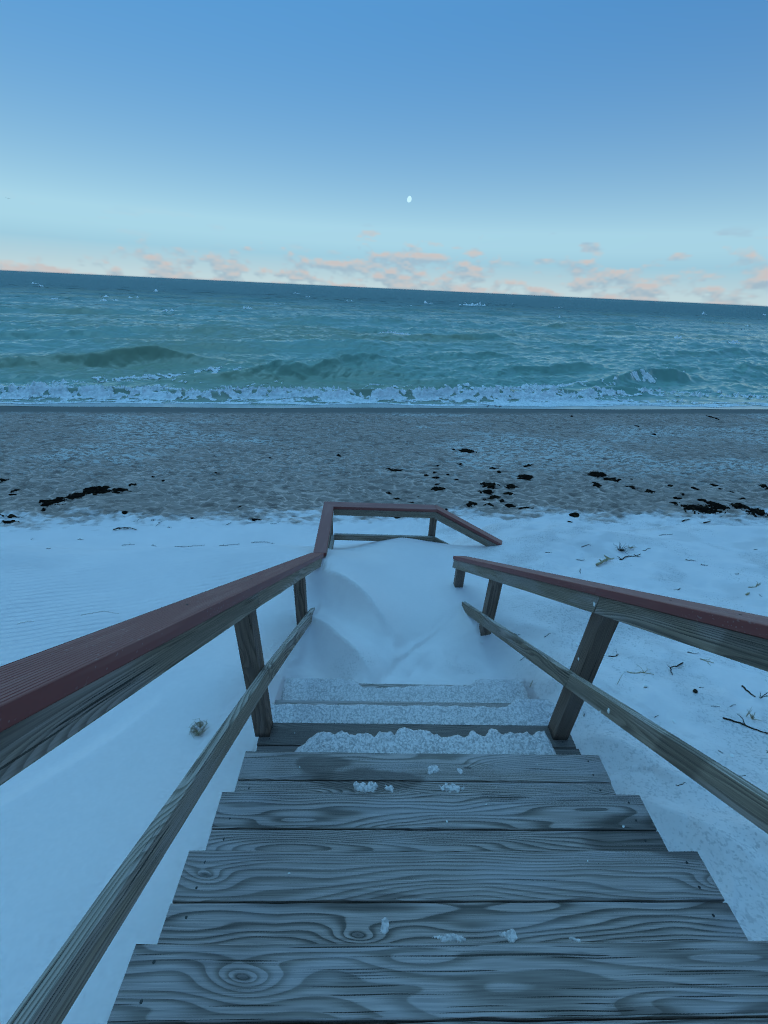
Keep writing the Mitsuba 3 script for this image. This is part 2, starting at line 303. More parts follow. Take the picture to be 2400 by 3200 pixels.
scene["wood_tread"] = wood((0.430, 0.335, 0.280), (0.100, 0.078, 0.063), (0.125, 0.092, 0.075), (0.46, 0.37, 0.35), 0.45)
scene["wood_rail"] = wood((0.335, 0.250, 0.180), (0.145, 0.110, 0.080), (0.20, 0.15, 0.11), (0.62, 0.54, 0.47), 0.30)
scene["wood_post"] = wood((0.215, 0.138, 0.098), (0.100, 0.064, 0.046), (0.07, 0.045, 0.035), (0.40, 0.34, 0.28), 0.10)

def paint_color(p, n, uv):
    worn = smoothstep(0.50, 0.75, fbm(uv.x * 3.0, uv.y * 40, 2.0, 3))
    dust_sheen = smoothstep(0.2, 0.9, n.z)  # tops lightened: dust together with sky sheen put into the paint colour
    c = mix((0.240, 0.050, 0.040), (0.40, 0.165, 0.130), 0.25 * worn + 0.42 * dust_sheen)
    fleck = smoothstep(0.79, 0.85, noise(p.x * 140, p.y * 140, p.z * 140)) * smoothstep(0.5, 0.6, fbm(p.x * 3, p.y * 3, p.z * 3, 2))
    return mix(c, (0.45, 0.36, 0.33), 0.25 * fleck)
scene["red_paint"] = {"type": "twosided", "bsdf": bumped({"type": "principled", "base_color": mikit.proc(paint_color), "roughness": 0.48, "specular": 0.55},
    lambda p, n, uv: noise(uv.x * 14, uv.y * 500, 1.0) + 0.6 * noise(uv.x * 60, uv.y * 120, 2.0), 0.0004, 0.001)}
scene["dark_metal"] = {"type": "principled", "base_color": rgb(0.06, 0.055, 0.05), "roughness": 0.55, "metallic": 0.6}

def weed_color(p, n, uv):
    g = fbm(p.x * 14, p.y * 14, p.z * 30, 3)
    return mix((0.010, 0.007, 0.005), (0.045, 0.030, 0.016), smoothstep(0.50, 0.80, g))
scene["seaweed_material"] = {"type": "twosided", "bsdf": {"type": "principled", "base_color": mikit.proc(weed_color), "roughness": 0.95, "specular": 0.05}}
scene["olive_weed"] = {"type": "twosided", "bsdf": {"type": "diffuse", "reflectance": rgb(0.10, 0.085, 0.04)}}
scene["twig_dark"] = {"type": "twosided", "bsdf": {"type": "diffuse", "reflectance": rgb(0.045, 0.038, 0.030)}}
scene["straw"] = {"type": "twosided", "bsdf": {"type": "diffuse", "reflectance": rgb(0.40, 0.31, 0.19)}}
scene["shell_white"] = {"type": "twosided", "bsdf": {"type": "principled", "base_color": rgb(0.85, 0.83, 0.79), "roughness": 0.4}}
scene["feather_brown"] = {"type": "twosided", "bsdf": {"type": "diffuse", "reflectance": rgb(0.09, 0.08, 0.07)}}
scene["feather_white"] = {"type": "twosided", "bsdf": {"type": "diffuse", "reflectance": rgb(0.60, 0.58, 0.55)}}

def water_color(p, n, uv):
    s = p.y - 25.6 - 0.13 * p.x
    deep = smoothstep(10, 260, s)
    c = mix((0.180, 0.325, 0.250), (0.100, 0.180, 0.165), deep)
    sunlit_patch = smoothstep(0.52, 0.70, fbm(p.x * 0.045, p.y * 0.11, 3.0, 3)) * (1 - smoothstep(120, 300, s))  # yellow-olive patches: sunlight on the water painted into its colour
    c = mix(c, (0.24, 0.25, 0.12), 0.50 * sunlit_patch)
    c = mix(c, (0.24, 0.28, 0.22), 0.6 * (1 - smoothstep(0.5, 5.0, s)))
    return c
def water_bump(p, n, uv):
    a = noise(p.x * 1.3 + 0.4 * p.y, p.y * 2.4, 0.0) * 0.5 + noise(p.x * 3.1 - 0.9 * p.y, p.y * 5.2, 4.0) * 0.22 + noise(p.x * 8, p.y * 13, 8.0) * 0.09
    s = p.y - 25.6 - 0.13 * p.x
    far = smoothstep(40, 160, s)
    calm = 1 - smoothstep(500, 1600, s)
    return calm * a * (1 + 1.5 * far) + calm * (noise(p.x * 0.36 + 0.1 * p.y, p.y * 0.75, 12.0) + 0.6 * noise(p.x * 0.8 - 0.3 * p.y, p.y * 1.5, 16.0)) * (0.6 + 2.4 * far)
def water_rough(p, n, uv):                      # ripples too small to model roughen the far water
    s = p.y - 25.6 - 0.13 * p.x
    return 0.14 + 0.40 * smoothstep(30, 260, s)
scene["water_material"] = {"type": "twosided", "bsdf": bumped({"type": "principled", "base_color": mikit.proc(water_color), "specular": 0.42, "roughness": mikit.proc(water_rough)}, water_bump, 0.055, 0.03)}
def foam_color(p, n, uv):
    t = 0.6 * fbm(p.x * 4.5, p.y * 3.2, p.z * 6.0, 3) + 0.4 * noise(p.x * 14, p.y * 9, p.z * 14)
    return mix((0.68, 0.73, 0.72), (0.95, 0.93, 0.91), smoothstep(0.32, 0.58, t))
scene["foam_material"] = {"type": "twosided", "bsdf": bumped({"type": "diffuse", "reflectance": mikit.proc(foam_color)}, lambda p, n, uv: noise(p.x * 7, p.y * 5, p.z * 7) + 0.35 * noise(p.x * 18, p.y * 13, p.z * 18), 0.07, 0.01)}
scene["film_material"] = {"type": "twosided", "bsdf": {"type": "roughplastic", "diffuse_reflectance": rgb(0.50, 0.49, 0.45), "int_ior": 1.33, "alpha": 0.05}}  # pale diffuse base paints the reflected sky into the film

# ---------------------------------------------------------------- the sand
ang = np.radians(np.concatenate([np.linspace(-180, -82, 30)[:-1], np.linspace(-82, 82, 860), np.linspace(82, 180, 30)[1:]]))
rad = np.concatenate([[0.02], np.geomspace(0.12, 46, 680), np.geomspace(49, 2500, 24)])
x, y, f = polar(rad, ang, 0.25, -0.35)
z = ground(x, y)
obj("sand_dune_and_beach", mikit.ply((np.stack([x, y, z], 1), f), "sand_material", smooth=True), kind="structure", label="white drifted sand of the dune running down to the grey scoured beach")

# ---------------------------------------------------------------- the sea
WAVES = [  # breaking swells: centre, slope of the crest in plan, half length, height, width to the sea and to the shore
    (-23, 36.5, 0.50, 8, 0.62, 2.4, 1.3), (-10.5, 32.5, 0.75, 5, 0.42, 1.8, 1.0), (-3.5, 37.0, 0.80, 6.5, 0.55, 2.2, 1.2), (8.5, 47.0, 0.55, 9, 0.62, 2.8, 1.6), (17, 42.0, 0.45, 7, 0.45, 2.2, 1.3),
    (25, 38.7, 0.48, 8.5, 0.72, 2.4, 1.2), (4.0, 28.6, 0.16, 9.0, 0.40, 1.5, 0.7), (16, 31.5, 0.20, 7, 0.34, 1.6, 0.9), (-19, 25.6, 0.13, 6, 0.30, 1.3, 0.6), (-8, 27.0, 0.13, 6, 0.26, 1.2, 0.6),
    (-28, 62, 0.4, 16, 0.60, 3.5, 2.2), (-40, 52, 0.45, 10, 0.5, 3, 2), (10, 66, 0.4, 14, 0.6, 3.4, 2.2), (45, 60, 0.4, 14, 0.6, 3.4, 2.0), (-60, 85, 0.4, 22, 0.7, 4, 2.6), (0, 95, 0.4, 22, 0.7, 4, 2.6), (52, 105, 0.4, 22, 0.7, 4, 2.8)]
wr = np.random.default_rng(3)
COMP = []
for lam in np.concatenate([np.geomspace(5, 19, 16), np.geomspace(0.36, 5, 76)]):
    a = math.radians(-90 + 24 + wr.normal(0, 16 if lam > 5 else 30))
    k = 2 * math.pi / lam
    COMP.append((k * math.cos(a), k * math.sin(a), wr.uniform(0, 6.283), lam * (0.0056 if lam > 5 else 0.0042 if lam > 2 else 0.0056) * wr.uniform(0.6, 1.4), lam))

def sea_height(x, y, spacing):
    s, t = shore(x, y)
    calm = sstep(0.3, 9.0, s)
    gust = 0.55 + 0.9 * nz(x / 23, y / 15, 50.0, 3)
    z = np.zeros_like(x)
    for kx, ky, ph, a, lam in COMP:
        w = calm * gust * np.clip(lam / (3.0 * spacing) - 0.5, 0, 1)
        c = np.sin(kx * x + ky * y + ph)
        z += w * a * (c + 0.5 * (c * c - 0.5) * 2)
    crest = np.zeros_like(x)
    for cx, cy, sl, L, A, ws, wl in WAVES:
        n = math.hypot(1, sl)
        along = ((x - cx) + sl * (y - cy)) / n
        across = ((y - cy) - sl * (x - cx)) / n + 0.9 * (nz(along / 3.5 + cx, 0 * x + cy, 60.0, 3) - 0.5) * 2 + 0.012 * along * along / max(L / 8, 1) * 0.5
        amp = A * np.exp(-(along / L) ** 4) * (0.65 + 0.7 * nz(along / 4.0 + cx, 0 * x + 2 * cy, 64.0, 2))
        q_ = np.where(across > 0, across / ws, across / (0.75 * wl))
        h = 1.45 * amp * np.exp(-np.abs(q_) ** 1.35 * 1.5)
        z += h; crest = np.maximum(crest, h)
    return SEA + z + 0.0 * crest, s, t

def foam_field(x, y, s, t):
    lace = 1 - np.abs(nz(x / 0.55, y / 0.42, 70.0, 3) - 0.5) * 2
    lace2 = 1 - np.abs(nz(x / 1.6, y / 0.9, 71.0, 3) - 0.5) * 2
    big = nz(x / 3.6, y / 1.5, 72.0, 3)
    streak = nz(t / 2.2, s / 0.24, 73.0, 3)
    edge = s - 0.35 - 0.55 * (nz(t / 4.0, 0 * t, 74.0, 3) - 0.5) * 2
    width = 0.5 + 1.5 * nz(t / 7.0, 0 * t, 77.0, 2) + 2.4 * sstep(2, 14, t)
    gap = nz(t / 1.1, s / 0.5, 78.0, 3)
    wash = np.clip(edge / 0.05, 0, 1) * (1 - sstep(0.12 * width, 0.55 * width, edge)) * 1.05 * np.clip(1.35 - 1.9 * np.maximum(streak - 0.47, 0) / 0.2, 0, 1)
    mid = np.clip(edge / 0.1, 0, 1) * (1 - sstep(1.4, 2.6, edge)) * np.clip((streak - 0.44) / 0.16, 0, 1) * 0.66 * np.clip(0.4 + 2.5 * (big - 0.4), 0, 1.2)
    at = s - 2.1 - 1.2 * (nz(t / 5.0, 0 * t, 79.0, 3) - 0.5) * 2
    roll = np.exp(-(at / (0.22 + 0.40 * nz(t / 3.0, 0 * t, 76.0, 2))) ** 2) * sstep(0.42, 0.58, nz(t / 5.0, 0 * t, 84.0, 3)) * (0.45 + 1.25 * nz(x / 0.4, y / 0.4, 85.0, 3))
    wash = np.maximum(np.maximum(wash, mid), roll * 1.05)
    net = (1 - sstep(1.5, 10.0, edge)) * np.clip(edge / 0.1, 0, 1)
    web = np.clip((lace - 0.80) / 0.16, 0, 1) + 0.6 * np.clip((lace2 - 0.84) / 0.14, 0, 1)
    f = np.maximum(np.maximum(wash, 0), net * np.clip(0.45 + 3.0 * (big - 0.42), 0, 1.15) * web * 0.95)
    def streaky(cx, cy, sl, L, off, wide, amt):          # a broken streak of foam, worked out near its own place only
        R = 2.4 * (L + wide) + 2.0 + abs(off)
        m = np.nonzero((np.abs(x - cx) < R) & (np.abs(y - cy) < R))[0]
        if len(m) == 0: return
        X, Y = x[m], y[m]
        n = math.hypot(1, sl)
        al = ((X - cx) + sl * (Y - cy)) / n; ac = ((Y - cy) - sl * (X - cx)) / n - off + 0.9 * (nz(al / 3.5 + cx, 0 * X + cy, 60.0, 3) - 0.5) * 2
        f[m] += amt * np.exp(-(al / L) ** 2) * np.exp(-(ac / wide) ** 2) * np.clip(2.6 * (nz(X / 0.5, Y / 0.4, 75.0, 4) - 0.22), 0, 1.4)
    for q in ((2.0, 28.2, 0.16, 8.0, -0.35, 0.42, 1.25), (-20, 25.5, 0.13, 5.0, -0.4, 0.45, 1.1), (16.5, 31.4, 0.20, 6.0, -0.5, 0.4, 0.85), (24.6, 38.4, 0.48, 1.9, -0.15, 0.42, 1.7), (30.4, 41.2, 0.48, 2.0, 0.15, 0.32, 1.55),
              (12, 33.5, 0.3, 9.0, 0.3, 1.6, 0.75), (-14, 33.0, 0.5, 9.0, 0.6, 1.5, 0.62), (2.96, 74.6, 0.3, 3.2, 0, 0.8, 2.2), (8.5, 73.5, 0.3, 0.8, 0, 0.4, 1.4), (22, 77, 0.3, 1.0, 0, 0.5, 1.4), (57, 262, 0.3, 9.0, 0, 4.5, 2.4), (120, 300, 0.3, 5.0, 0, 2.6, 1.6), (-120, 250, 0.3, 4, 0, 2, 1.5), (62, 150, 0.3, 2.2, 0, 1.0, 1.5), (95, 170, 0.3, 1.6, 0, 0.8, 1.5),
              (-35, 165, 0.3, 2.2, 0, 1.0, 1.5), (-80, 140, 0.3, 1.6, 0, 0.8, 1.4), (40, 420, 0.3, 6, 0, 3.0, 1.5), (170, 480, 0.3, 7, 0, 3, 1.5), (260, 420, 0.3, 6, 0, 3, 1.5), (-200, 380, 0.3, 6, 0, 3, 1.5), (330, 600, 0.3, 9, 0, 4, 1.5), (14, 190, 0.3, 1.6, 0, 1.0, 1.4)):
        streaky(*q)
    wc = np.random.default_rng(12)                        # small whitecaps farther out
    for _ in range(34):
        yy_ = wc.uniform(62, 420); xx_ = wc.uniform(-0.95, 0.95) * yy_
        streaky(xx_, yy_, 0.3, 0.010 * yy_ + 0.4, 0, 0.006 * yy_ + 0.25, wc.uniform(1.0, 2.0))
    return f

ang = np.radians(np.concatenate([np.linspace(-100, -56, 24)[:-1], np.linspace(-56, 56, 940), np.linspace(56, 100, 24)[1:]]))
dep = np.concatenate([np.linspace(math.atan(6.6 / 21.5), math.atan(6.6 / 60), 460)[:-1], np.linspace(math.atan(6.6 / 60), math.atan(6.6 / 500), 300)[:-1], np.geomspace(math.atan(6.6 / 500), math.atan(6.6 / 26000), 40)])
rad = 6.6 / np.tan(dep)
x, y, f = polar(rad, ang, 0.0, 0.0)
r_ = np.hypot(x, y); sp = np.repeat(np.gradient(rad), len(ang))
sp = np.maximum(sp, 0.0)
z, s, t = sea_height(x, y, np.maximum(sp * 0.6, r_ * 0.0021))
keep = (s[f].min(1) > -1.2)
f = f[keep]
P = np.stack([x, y, z], 1)
idx = np.unique(f); remap = np.full(len(P), -1); remap[idx] = np.arange(len(idx))
sea = obj("sea", mikit.ply((P[idx], remap[f]), "water_material", smooth=True), kind="structure", label="choppy blue green sea with small swells rolling in to the beach")
ff = foam_field(x, y, s, t) + 0.24 * (nz(x / 0.24, y / 0.28, 86.0, 3) - 0.5) * sstep(0.7, 1.3, s)
fr = 0.5 + 0.0 * ff
on = (ff[f].mean(1) > 0.5) & (s[f].min(1) > 0.1)
ff_faces = f[on]
idx = np.unique(ff_faces); remap = np.full(len(P), -1); remap[idx] = np.arange(len(idx))
Q = P[idx].copy()
rough = np.clip(ff[idx] - 0.4, 0, 1.0)
lump = nz(Q[:, 0] / 0.15, Q[:, 1] / 0.15, 80.0, 4)
churn = np.clip((s[idx] - 0.9) / 1.5, 0.12, 1)
Q[:, 2] += 0.012 + churn * rough * (0.02 + 0.60 * np.maximum(lump - 0.42, 0)) * (1 + np.hypot(Q[:, 0], Q[:, 1]) / 45)
obj("foam", mikit.ply((Q, remap[ff_faces]), "foam_material", smooth=True), parent=sea, kind="stuff", label="white foam of the breaking waves")

# thin film of water running back over the sand at the water's edge
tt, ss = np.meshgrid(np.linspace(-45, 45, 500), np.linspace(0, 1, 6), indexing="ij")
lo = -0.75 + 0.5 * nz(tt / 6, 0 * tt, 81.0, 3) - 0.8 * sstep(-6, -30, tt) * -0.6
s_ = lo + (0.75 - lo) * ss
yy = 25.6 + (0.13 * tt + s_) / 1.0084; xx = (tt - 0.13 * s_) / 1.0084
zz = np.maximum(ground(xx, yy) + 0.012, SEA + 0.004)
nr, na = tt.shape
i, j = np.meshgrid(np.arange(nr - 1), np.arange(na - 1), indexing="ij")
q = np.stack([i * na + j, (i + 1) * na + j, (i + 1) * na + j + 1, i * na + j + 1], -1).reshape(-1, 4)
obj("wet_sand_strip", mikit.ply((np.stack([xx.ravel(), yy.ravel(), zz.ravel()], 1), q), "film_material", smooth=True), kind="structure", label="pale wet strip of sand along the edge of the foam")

# ---------------------------------------------------------------- boards
BOARD = [0]
def board(a, b, side, w, t, cut_a=None, cut_b=None, r=0.004, seg=10, jitter=0.0007, grooves=0, along=None):
    """A plank from a to b; side = the direction its thickness t faces; w = the width across. cut: normal of the plane that ends it."""
    a, b, side = (np.asarray(v, float) for v in (a, b, side))
    L = np.linalg.norm(b - a); e = (b - a) / L
    side = side - e * (side @ e); side /= np.linalg.norm(side)
    wd = np.cross(side, e)
    BOARD[0] += 1
    ident = BOARD[0]
    pts = []
    def corner(cx, cy, a0):
        for k in range(4):
            q = a0 + k / 3 * math.pi / 2
            pts.append((cx + r * math.cos(q), cy + r * math.sin(q)))
    hw, ht = w / 2, t / 2
    pts.append((-hw + r, ht))
    if grooves:
        for g in range(grooves):
            c = -hw + w * (g + 0.8) / (grooves + 0.6)
            pts.extend([(c - 0.0016, ht), (c - 0.0008, ht - 0.0030), (c + 0.0008, ht - 0.0030), (c + 0.0016, ht)])
    pts.append((hw - r, ht))
    for cx, cy, a0, d in ((hw - r, ht - r, math.pi / 2, -1), (hw - r, -ht + r, 0, -1), (-hw + r, -ht + r, -math.pi / 2, -1), (-hw + r, ht - r, -math.pi, -1)):
        for k in range(1, 4):
            q = a0 - k / 3 * math.pi / 2
            pts.append((cx + r * math.cos(q), cy + r * math.sin(q)))
        nxt = {(1, 1): None}
    P = np.array(pts)
    # close the ring: the points now run along +side, round the four corners, and back to the start
    per = np.concatenate([[0], np.cumsum(np.linalg.norm(np.diff(P, axis=0), axis=1))])
    n = len(P)
    rg = np.random.default_rng(1000 + ident)
    us = np.linspace(0, L, seg + 1)
    V, UV = [], []
    off = rg.normal(0, jitter, (seg + 1, n, 2)); off[:, -1] = off[:, 0]
    if grooves: off *= 0
    for k, u in enumerate(us):
        base = a + e * u
        sec = base + (P[:, :1] + off[k, :, :1]) * wd + (P[:, 1:] + off[k, :, 1:]) * side
        if k == 0 and cut_a is not None:
            c = np.asarray(cut_a, float); sec = sec - np.outer((sec - a) @ c / (e @ c), e)
        if k == seg and cut_b is not None:
            c = np.asarray(cut_b, float); sec = sec - np.outer((sec - b) @ c / (e @ c), e)
        V.append(sec); UV.append(np.stack([ident * 40 + 5 + (sec - a) @ e, per], 1))
    V, UV = np.vstack(V), np.vstack(UV)
    F = []
    for k in range(seg):
        for i in range(n - 1):
            p, q = k * n + i, k * n + i + 1
            F += [(p, q, q + n), (p, q + n, p + n)]
    F = np.array(F)
    ends = []
    for k, flip in ((0, False), (seg, True)):
        m = len(V); ring = V[k * n:(k + 1) * n]
        V = np.vstack([V, ring, ring.mean(0)]); UV = np.vstack([UV, np.stack([np.full(n, ident * 40 + 1.0) + P[:, 0] * 0.5, 0.3 + P[:, 1] * 0.6], 1), [[ident * 40 + 1.0, 0.3]]])
        tri = np.array([(m + i, m + (i + 1) % n, m + n) for i in range(n)])
        ends.append(tri[:, ::-1] if flip else tri)
    F = np.vstack([F] + ends)
    c = V.mean(0)
    nn = np.cross(V[F[:, 1]] - V[F[:, 0]], V[F[:, 2]] - V[F[:, 0]])
    if ((V[F].mean(1) - c) * nn).sum() < 0: F = F[:, ::-1]
    return (V, F), UV

def plank(name, parent, mat, *args, label=None, **kw):
    mesh, uv = board(*args, **kw)
    return obj(name, mikit.ply(mesh, mat, smooth=True, uv=uv), parent=parent, label=label)

# ---------------------------------------------------------------- the stairs
stairs = obj("beach_stairs", None, label="weathered wooden stairs with red-capped handrails going down into drifted sand", cat="stairs")
TH = 0.038
for n in range(-1, 7):
    yn, zn = nosing(n)
    tr = obj("tread", None, parent=stairs, label={-1: None, 4: "tread half covered with clotted sand", 5: "tread buried but for its front edge", 6: "last tread showing as a thin strip in the sand"}.get(n))
    dz = TH / 2
    for k, (y0, y1) in enumerate(((yn - 0.1395, yn), (yn - 0.2830, yn - 0.1435))):
        j = np.random.default_rng(50 + 3 * n + k).normal(0, 0.003, 3)
        plank("board", tr, "wood_tread", (XL + j[0], (y0 + y1) / 2, zn - dz + j[2] * 0.3), (XR + j[1], (y0 + y1) / 2, zn - dz - j[2] * 0.2), (0, 0, 1), y1 - y0, TH, seg=16, jitter=0.0009, r=0.005)
    for k, (y0, y1) in enumerate(((yn - 0.1395, yn), (yn - 0.2830, yn - 0.1435))):
        if n > 4: break
        for xs in (XL + 0.065, XR - 0.07):
            for q in (0.25, 0.75):
                m = trimesh.creation.cylinder(0.0042, 0.0016, sections=9); m.apply_translation([xs + 0.004 * math.sin(7 * n + 3 * k + 9 * q), y0 + (y1 - y0) * q, zn + 0.0006])
                obj("screw", mikit.ply(m, "dark_metal"), parent=tr)
for xs in (XL + 0.06, (XL + XR) / 2, XR - 0.06):
    (ya, za), (yb, zb) = nosing(-1.3), nosing(6.2)
    plank("stringer", stairs, "wood_post", (xs, ya - 0.15, za - 0.26), (xs, yb - 0.15, zb - 0.26), (1, 0, 0), 0.235, 0.038)

VERT = (0, 0, 1)
def rail_line(zfun, xfun, y): return np.array([xfun(y), y, zfun(y)])

# left handrail
left = obj("handrail", None, parent=stairs, label="left handrail with a grooved red cap board")
lz = lambda y: -0.344 - 0.617 * y                                    # upper edge of the top rail
lx = lambda y: -0.538 + 0.0145 * max(y - 1.49, 0)                    # middle of the rail's thickness
SL = np.array([0, 1, -0.617]) / math.hypot(1, 0.617)
UPL = np.array([0, 0.617, 1]) / math.hypot(1, 0.617)
def top_rail(par, y0, y1, zf, xf, up, label=None, **kw):
    a, b = rail_line(zf, xf, y0), rail_line(zf, xf, y1)
    return plank("top_rail", par, "wood_rail", a - up * 0.0455, b - up * 0.0455, (1, 0, 0), 0.089, 0.038, cut_a=(0, 1, 0), cut_b=(0, 1, 0), label=label, **kw)
top_rail(left, -0.75, 1.492, lz, lx, UPL); top_rail(left, 1.497, 3.42, lz, lx, UPL)
def cap(par, y0, y1, zf, xf, up, off, g=0, label=None, cb=None):
    a, b = rail_line(zf, xf, y0), rail_line(zf, xf, y1)
    o = np.array([off, 0, 0])
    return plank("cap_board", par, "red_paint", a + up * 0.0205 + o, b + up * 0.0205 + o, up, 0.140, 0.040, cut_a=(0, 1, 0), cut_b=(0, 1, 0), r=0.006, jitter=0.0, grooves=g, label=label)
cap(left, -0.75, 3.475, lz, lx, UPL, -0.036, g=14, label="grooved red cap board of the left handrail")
def lower_rail(par, a, b, **kw): return plank("lower_rail", par, "wood_rail", a, b, (1, 0, 0), 0.089, 0.038, **kw)
dn = UPL * 0.0455
lower_rail(left, np.array([-0.538, -0.6, -0.598]) - dn, np.array([-0.538, 1.490, -1.806]) - dn, cut_a=(0, 1, 0), cut_b=(0, 1, 0))
lower_rail(left, np.array([-0.538, 1.496, -1.809]) - dn, np.array([-0.517, 2.96, -2.70]) - dn, cut_a=(0, 1, 0))
def post(par, x0, x1, y0, y1, zt, zb, **kw):
    return plank("post", par, "wood_post", ((x0 + x1) / 2, (y0 + y1) / 2, zb), ((x0 + x1) / 2, (y0 + y1) / 2, zt), (0, -1, 0), x1 - x0, y1 - y0, cut_b=kw.get("cut"), r=0.005, label=kw.get("label"))
post(left, -0.647, -0.559, 1.446, 1.535, lz(1.49) - 0.004, nosing(4)[1] + 0.001, cut=(0, 0.617, 1), label="left post standing on the sandy tread")
post(left, -0.627, -0.539, 2.640, 2.729, lz(2.685) - 0.004, -3.2, cut=(0, 0.617, 1))
post(left, -0.647, -0.559, -0.02, 0.069, lz(0.02) - 0.004, -1.60, cut=(0, 0.617, 1))

# right handrail: straight down to its second post, then bending inwards
right = obj("handrail", None, parent=stairs, label="right handrail with a smooth red cap board, ending above the sand")
rz = lambda y: -0.298 - 0.642 * y if y < 1.49 else -1.2546 - 0.618 * (y - 1.49)
rx = lambda y: 1.123 - 0.1055 * max(y - 1.49, 0)
UPR = np.array([0, 0.642, 1]) / math.hypot(1, 0.642)
top_rail(right, -0.75, 1.49, rz, rx, UPR); top_rail(right, 1.494, 3.50, rz, rx, UPL)
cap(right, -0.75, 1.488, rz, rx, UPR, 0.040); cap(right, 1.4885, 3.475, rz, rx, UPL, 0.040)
lower_rail(right, np.array([1.123, -0.6, -0.40]) - dn, np.array([1.123, 1.49, -1.800]) - dn, cut_a=(0, 1, 0), cut_b=(0, 1, 0))
lower_rail(right, np.array([1.123, 1.491, -1.8005]) - dn, np.array([0.953, 3.07, -2.70]) - dn, cut_a=(0, 1, 0))
post(right, 1.142, 1.232, 1.446, 1.535, rz(1.49) - 0.004, nosing(4)[1] + 0.001, cut=(0, 0.642, 1), label="right post standing on the sandy tread")
post(right, 1.020, 1.110, 2.615, 2.704, rz(2.66) - 0.004, -3.2, cut=(0, 0.618, 1))
post(right, 0.930, 1.020, 3.40, 3.489, rz(3.445) - 0.004, -3.3, cut=(0, 0.618, 1))
post(right, 1.142, 1.232, -0.02, 0.069, rz(0.02) - 0.004, -1.60, cut=(0, 0.642, 1))

# landing rail: level along the left and across the far side, then down to the right
land = obj("landing_rail", None, parent=stairs, label="low red-capped rail round the buried landing at the foot of the stairs")
ZC = -2.440
c1, c2, c3 = np.array([-0.523, 3.478, ZC - 0.02]), np.array([-0.540, 4.565, ZC - 0.02]), np.array([0.845, 4.565, ZC - 0.02])
mit = np.array([1.0, 1.0, 0]) / math.sqrt(2)
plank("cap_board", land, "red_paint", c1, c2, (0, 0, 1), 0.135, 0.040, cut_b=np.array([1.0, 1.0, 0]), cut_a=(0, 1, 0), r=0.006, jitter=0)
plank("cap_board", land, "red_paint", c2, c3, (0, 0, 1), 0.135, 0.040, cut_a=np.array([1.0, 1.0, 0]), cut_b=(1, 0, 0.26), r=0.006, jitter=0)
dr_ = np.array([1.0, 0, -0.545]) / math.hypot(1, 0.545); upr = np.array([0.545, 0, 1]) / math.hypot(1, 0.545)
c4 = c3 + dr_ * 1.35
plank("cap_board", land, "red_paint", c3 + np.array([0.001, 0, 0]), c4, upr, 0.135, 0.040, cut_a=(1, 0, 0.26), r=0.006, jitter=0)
zr = ZC - 0.042 - 0.0445
plank("top_rail", land, "wood_rail", (-0.482, 3.49, zr), (-0.499, 4.50, zr), (1, 0, 0), 0.089, 0.038)
plank("top_rail", land, "wood_rail", (-0.475, 4.520, zr), (0.815, 4.520, zr), (0, -1, 0), 0.089, 0.038, cut_b=(1, 0, 0.26))
pa = np.array([0.817, 4.520, zr]); plank("top_rail", land, "wood_rail", pa, pa + dr_ * 1.35, (0, -1, 0), 0.089, 0.038, cut_a=(1, 0, 0.26))
post(land, -0.590, -0.502, 4.541, 4.630, ZC - 0.042, -3.6)
post(land, 0.785, 0.868, 4.541, 4.630, ZC - 0.046, -3.6)
plank("lower_rail", land, "wood_rail", (-0.475, 4.520, -2.905), (0.835, 4.520, -2.905), (0, -1, 0), 0.085, 0.038)
plank("lower_rail", land, "wood_rail", (0.838, 4.520, -2.905), (0.838 + 0.9, 4.520, -2.905 - 0.49), (0, -1, 0), 0.085, 0.038, cut_a=(1, 0, 0))
plank("lower_rail", land, "wood_rail", (-0.482, 3.49, -2.905), (-0.492, 4.498, -2.905), (1, 0, 0), 0.085, 0.038)


# ---------------------------------------------------------------- fixings on the rails
def speck_disc(center, normal, r, h=0.0015):
    m = trimesh.creation.cylinder(r, h, sections=10)
    m.apply_transform(trimesh.geometry.align_vectors([0, 0, 1], np.asarray(normal, float) / np.linalg.norm(normal)))
    m.apply_translation(center); return m
for par, zf, xo, up, ys in ((left, lz, -0.574, UPL, (0.30, 0.96, 1.55, 2.20, 2.69, 3.30)), (right, rz, 1.160, UPR, (0.30, 0.903, 1.151, 1.46))):
    for y_ in ys:
        c = np.array([xo, y_, zf(y_)]) + up * 0.0409
        obj("screw", mikit.ply(speck_disc(c, up, 0.0042), "dark_metal"), parent=par)

# ---------------------------------------------------------------- clotted sand lying on the treads
def heap(field, x0, x1, y0, y1, zb, h, step, seed, **tags):
    gx, gy = np.meshgrid(np.arange(x0, x1, step), np.arange(y0, y1, step), indexing="ij")
    f = field(gx, gy)
    r = 0.6 * nz(gx / 0.030, gy / 0.030, 100.0 + seed, 2) + 0.4 * nz(gx / 0.010, gy / 0.010, 120.0 + seed, 2)
    z = zb + h * np.sqrt(np.clip(f, 0, 1)) * (0.62 + 0.75 * r) - 0.004 * (f <= 0)
    if seed > 10: z = z - 0.25 * np.maximum(gy - (y1 - 0.045), 0)
    na = gx.shape[1]
    i, j = np.meshgrid(np.arange(gx.shape[0] - 1), np.arange(na - 1), indexing="ij")
    q = np.stack([i * na + j, (i + 1) * na + j, (i + 1) * na + j + 1, i * na + j + 1], -1).reshape(-1, 4)
    on = (f.ravel()[q] > 0).any(1)
    q = q[on]
    P = np.stack([gx.ravel(), gy.ravel(), z.ravel()], 1)
    idx = np.unique(q); remap = np.full(len(P), -1); remap[idx] = np.arange(len(idx))
    return obj("sand_heap", mikit.ply((P[idx], remap[q]), "sand_crust", smooth=True), cat="sand heap", **tags)

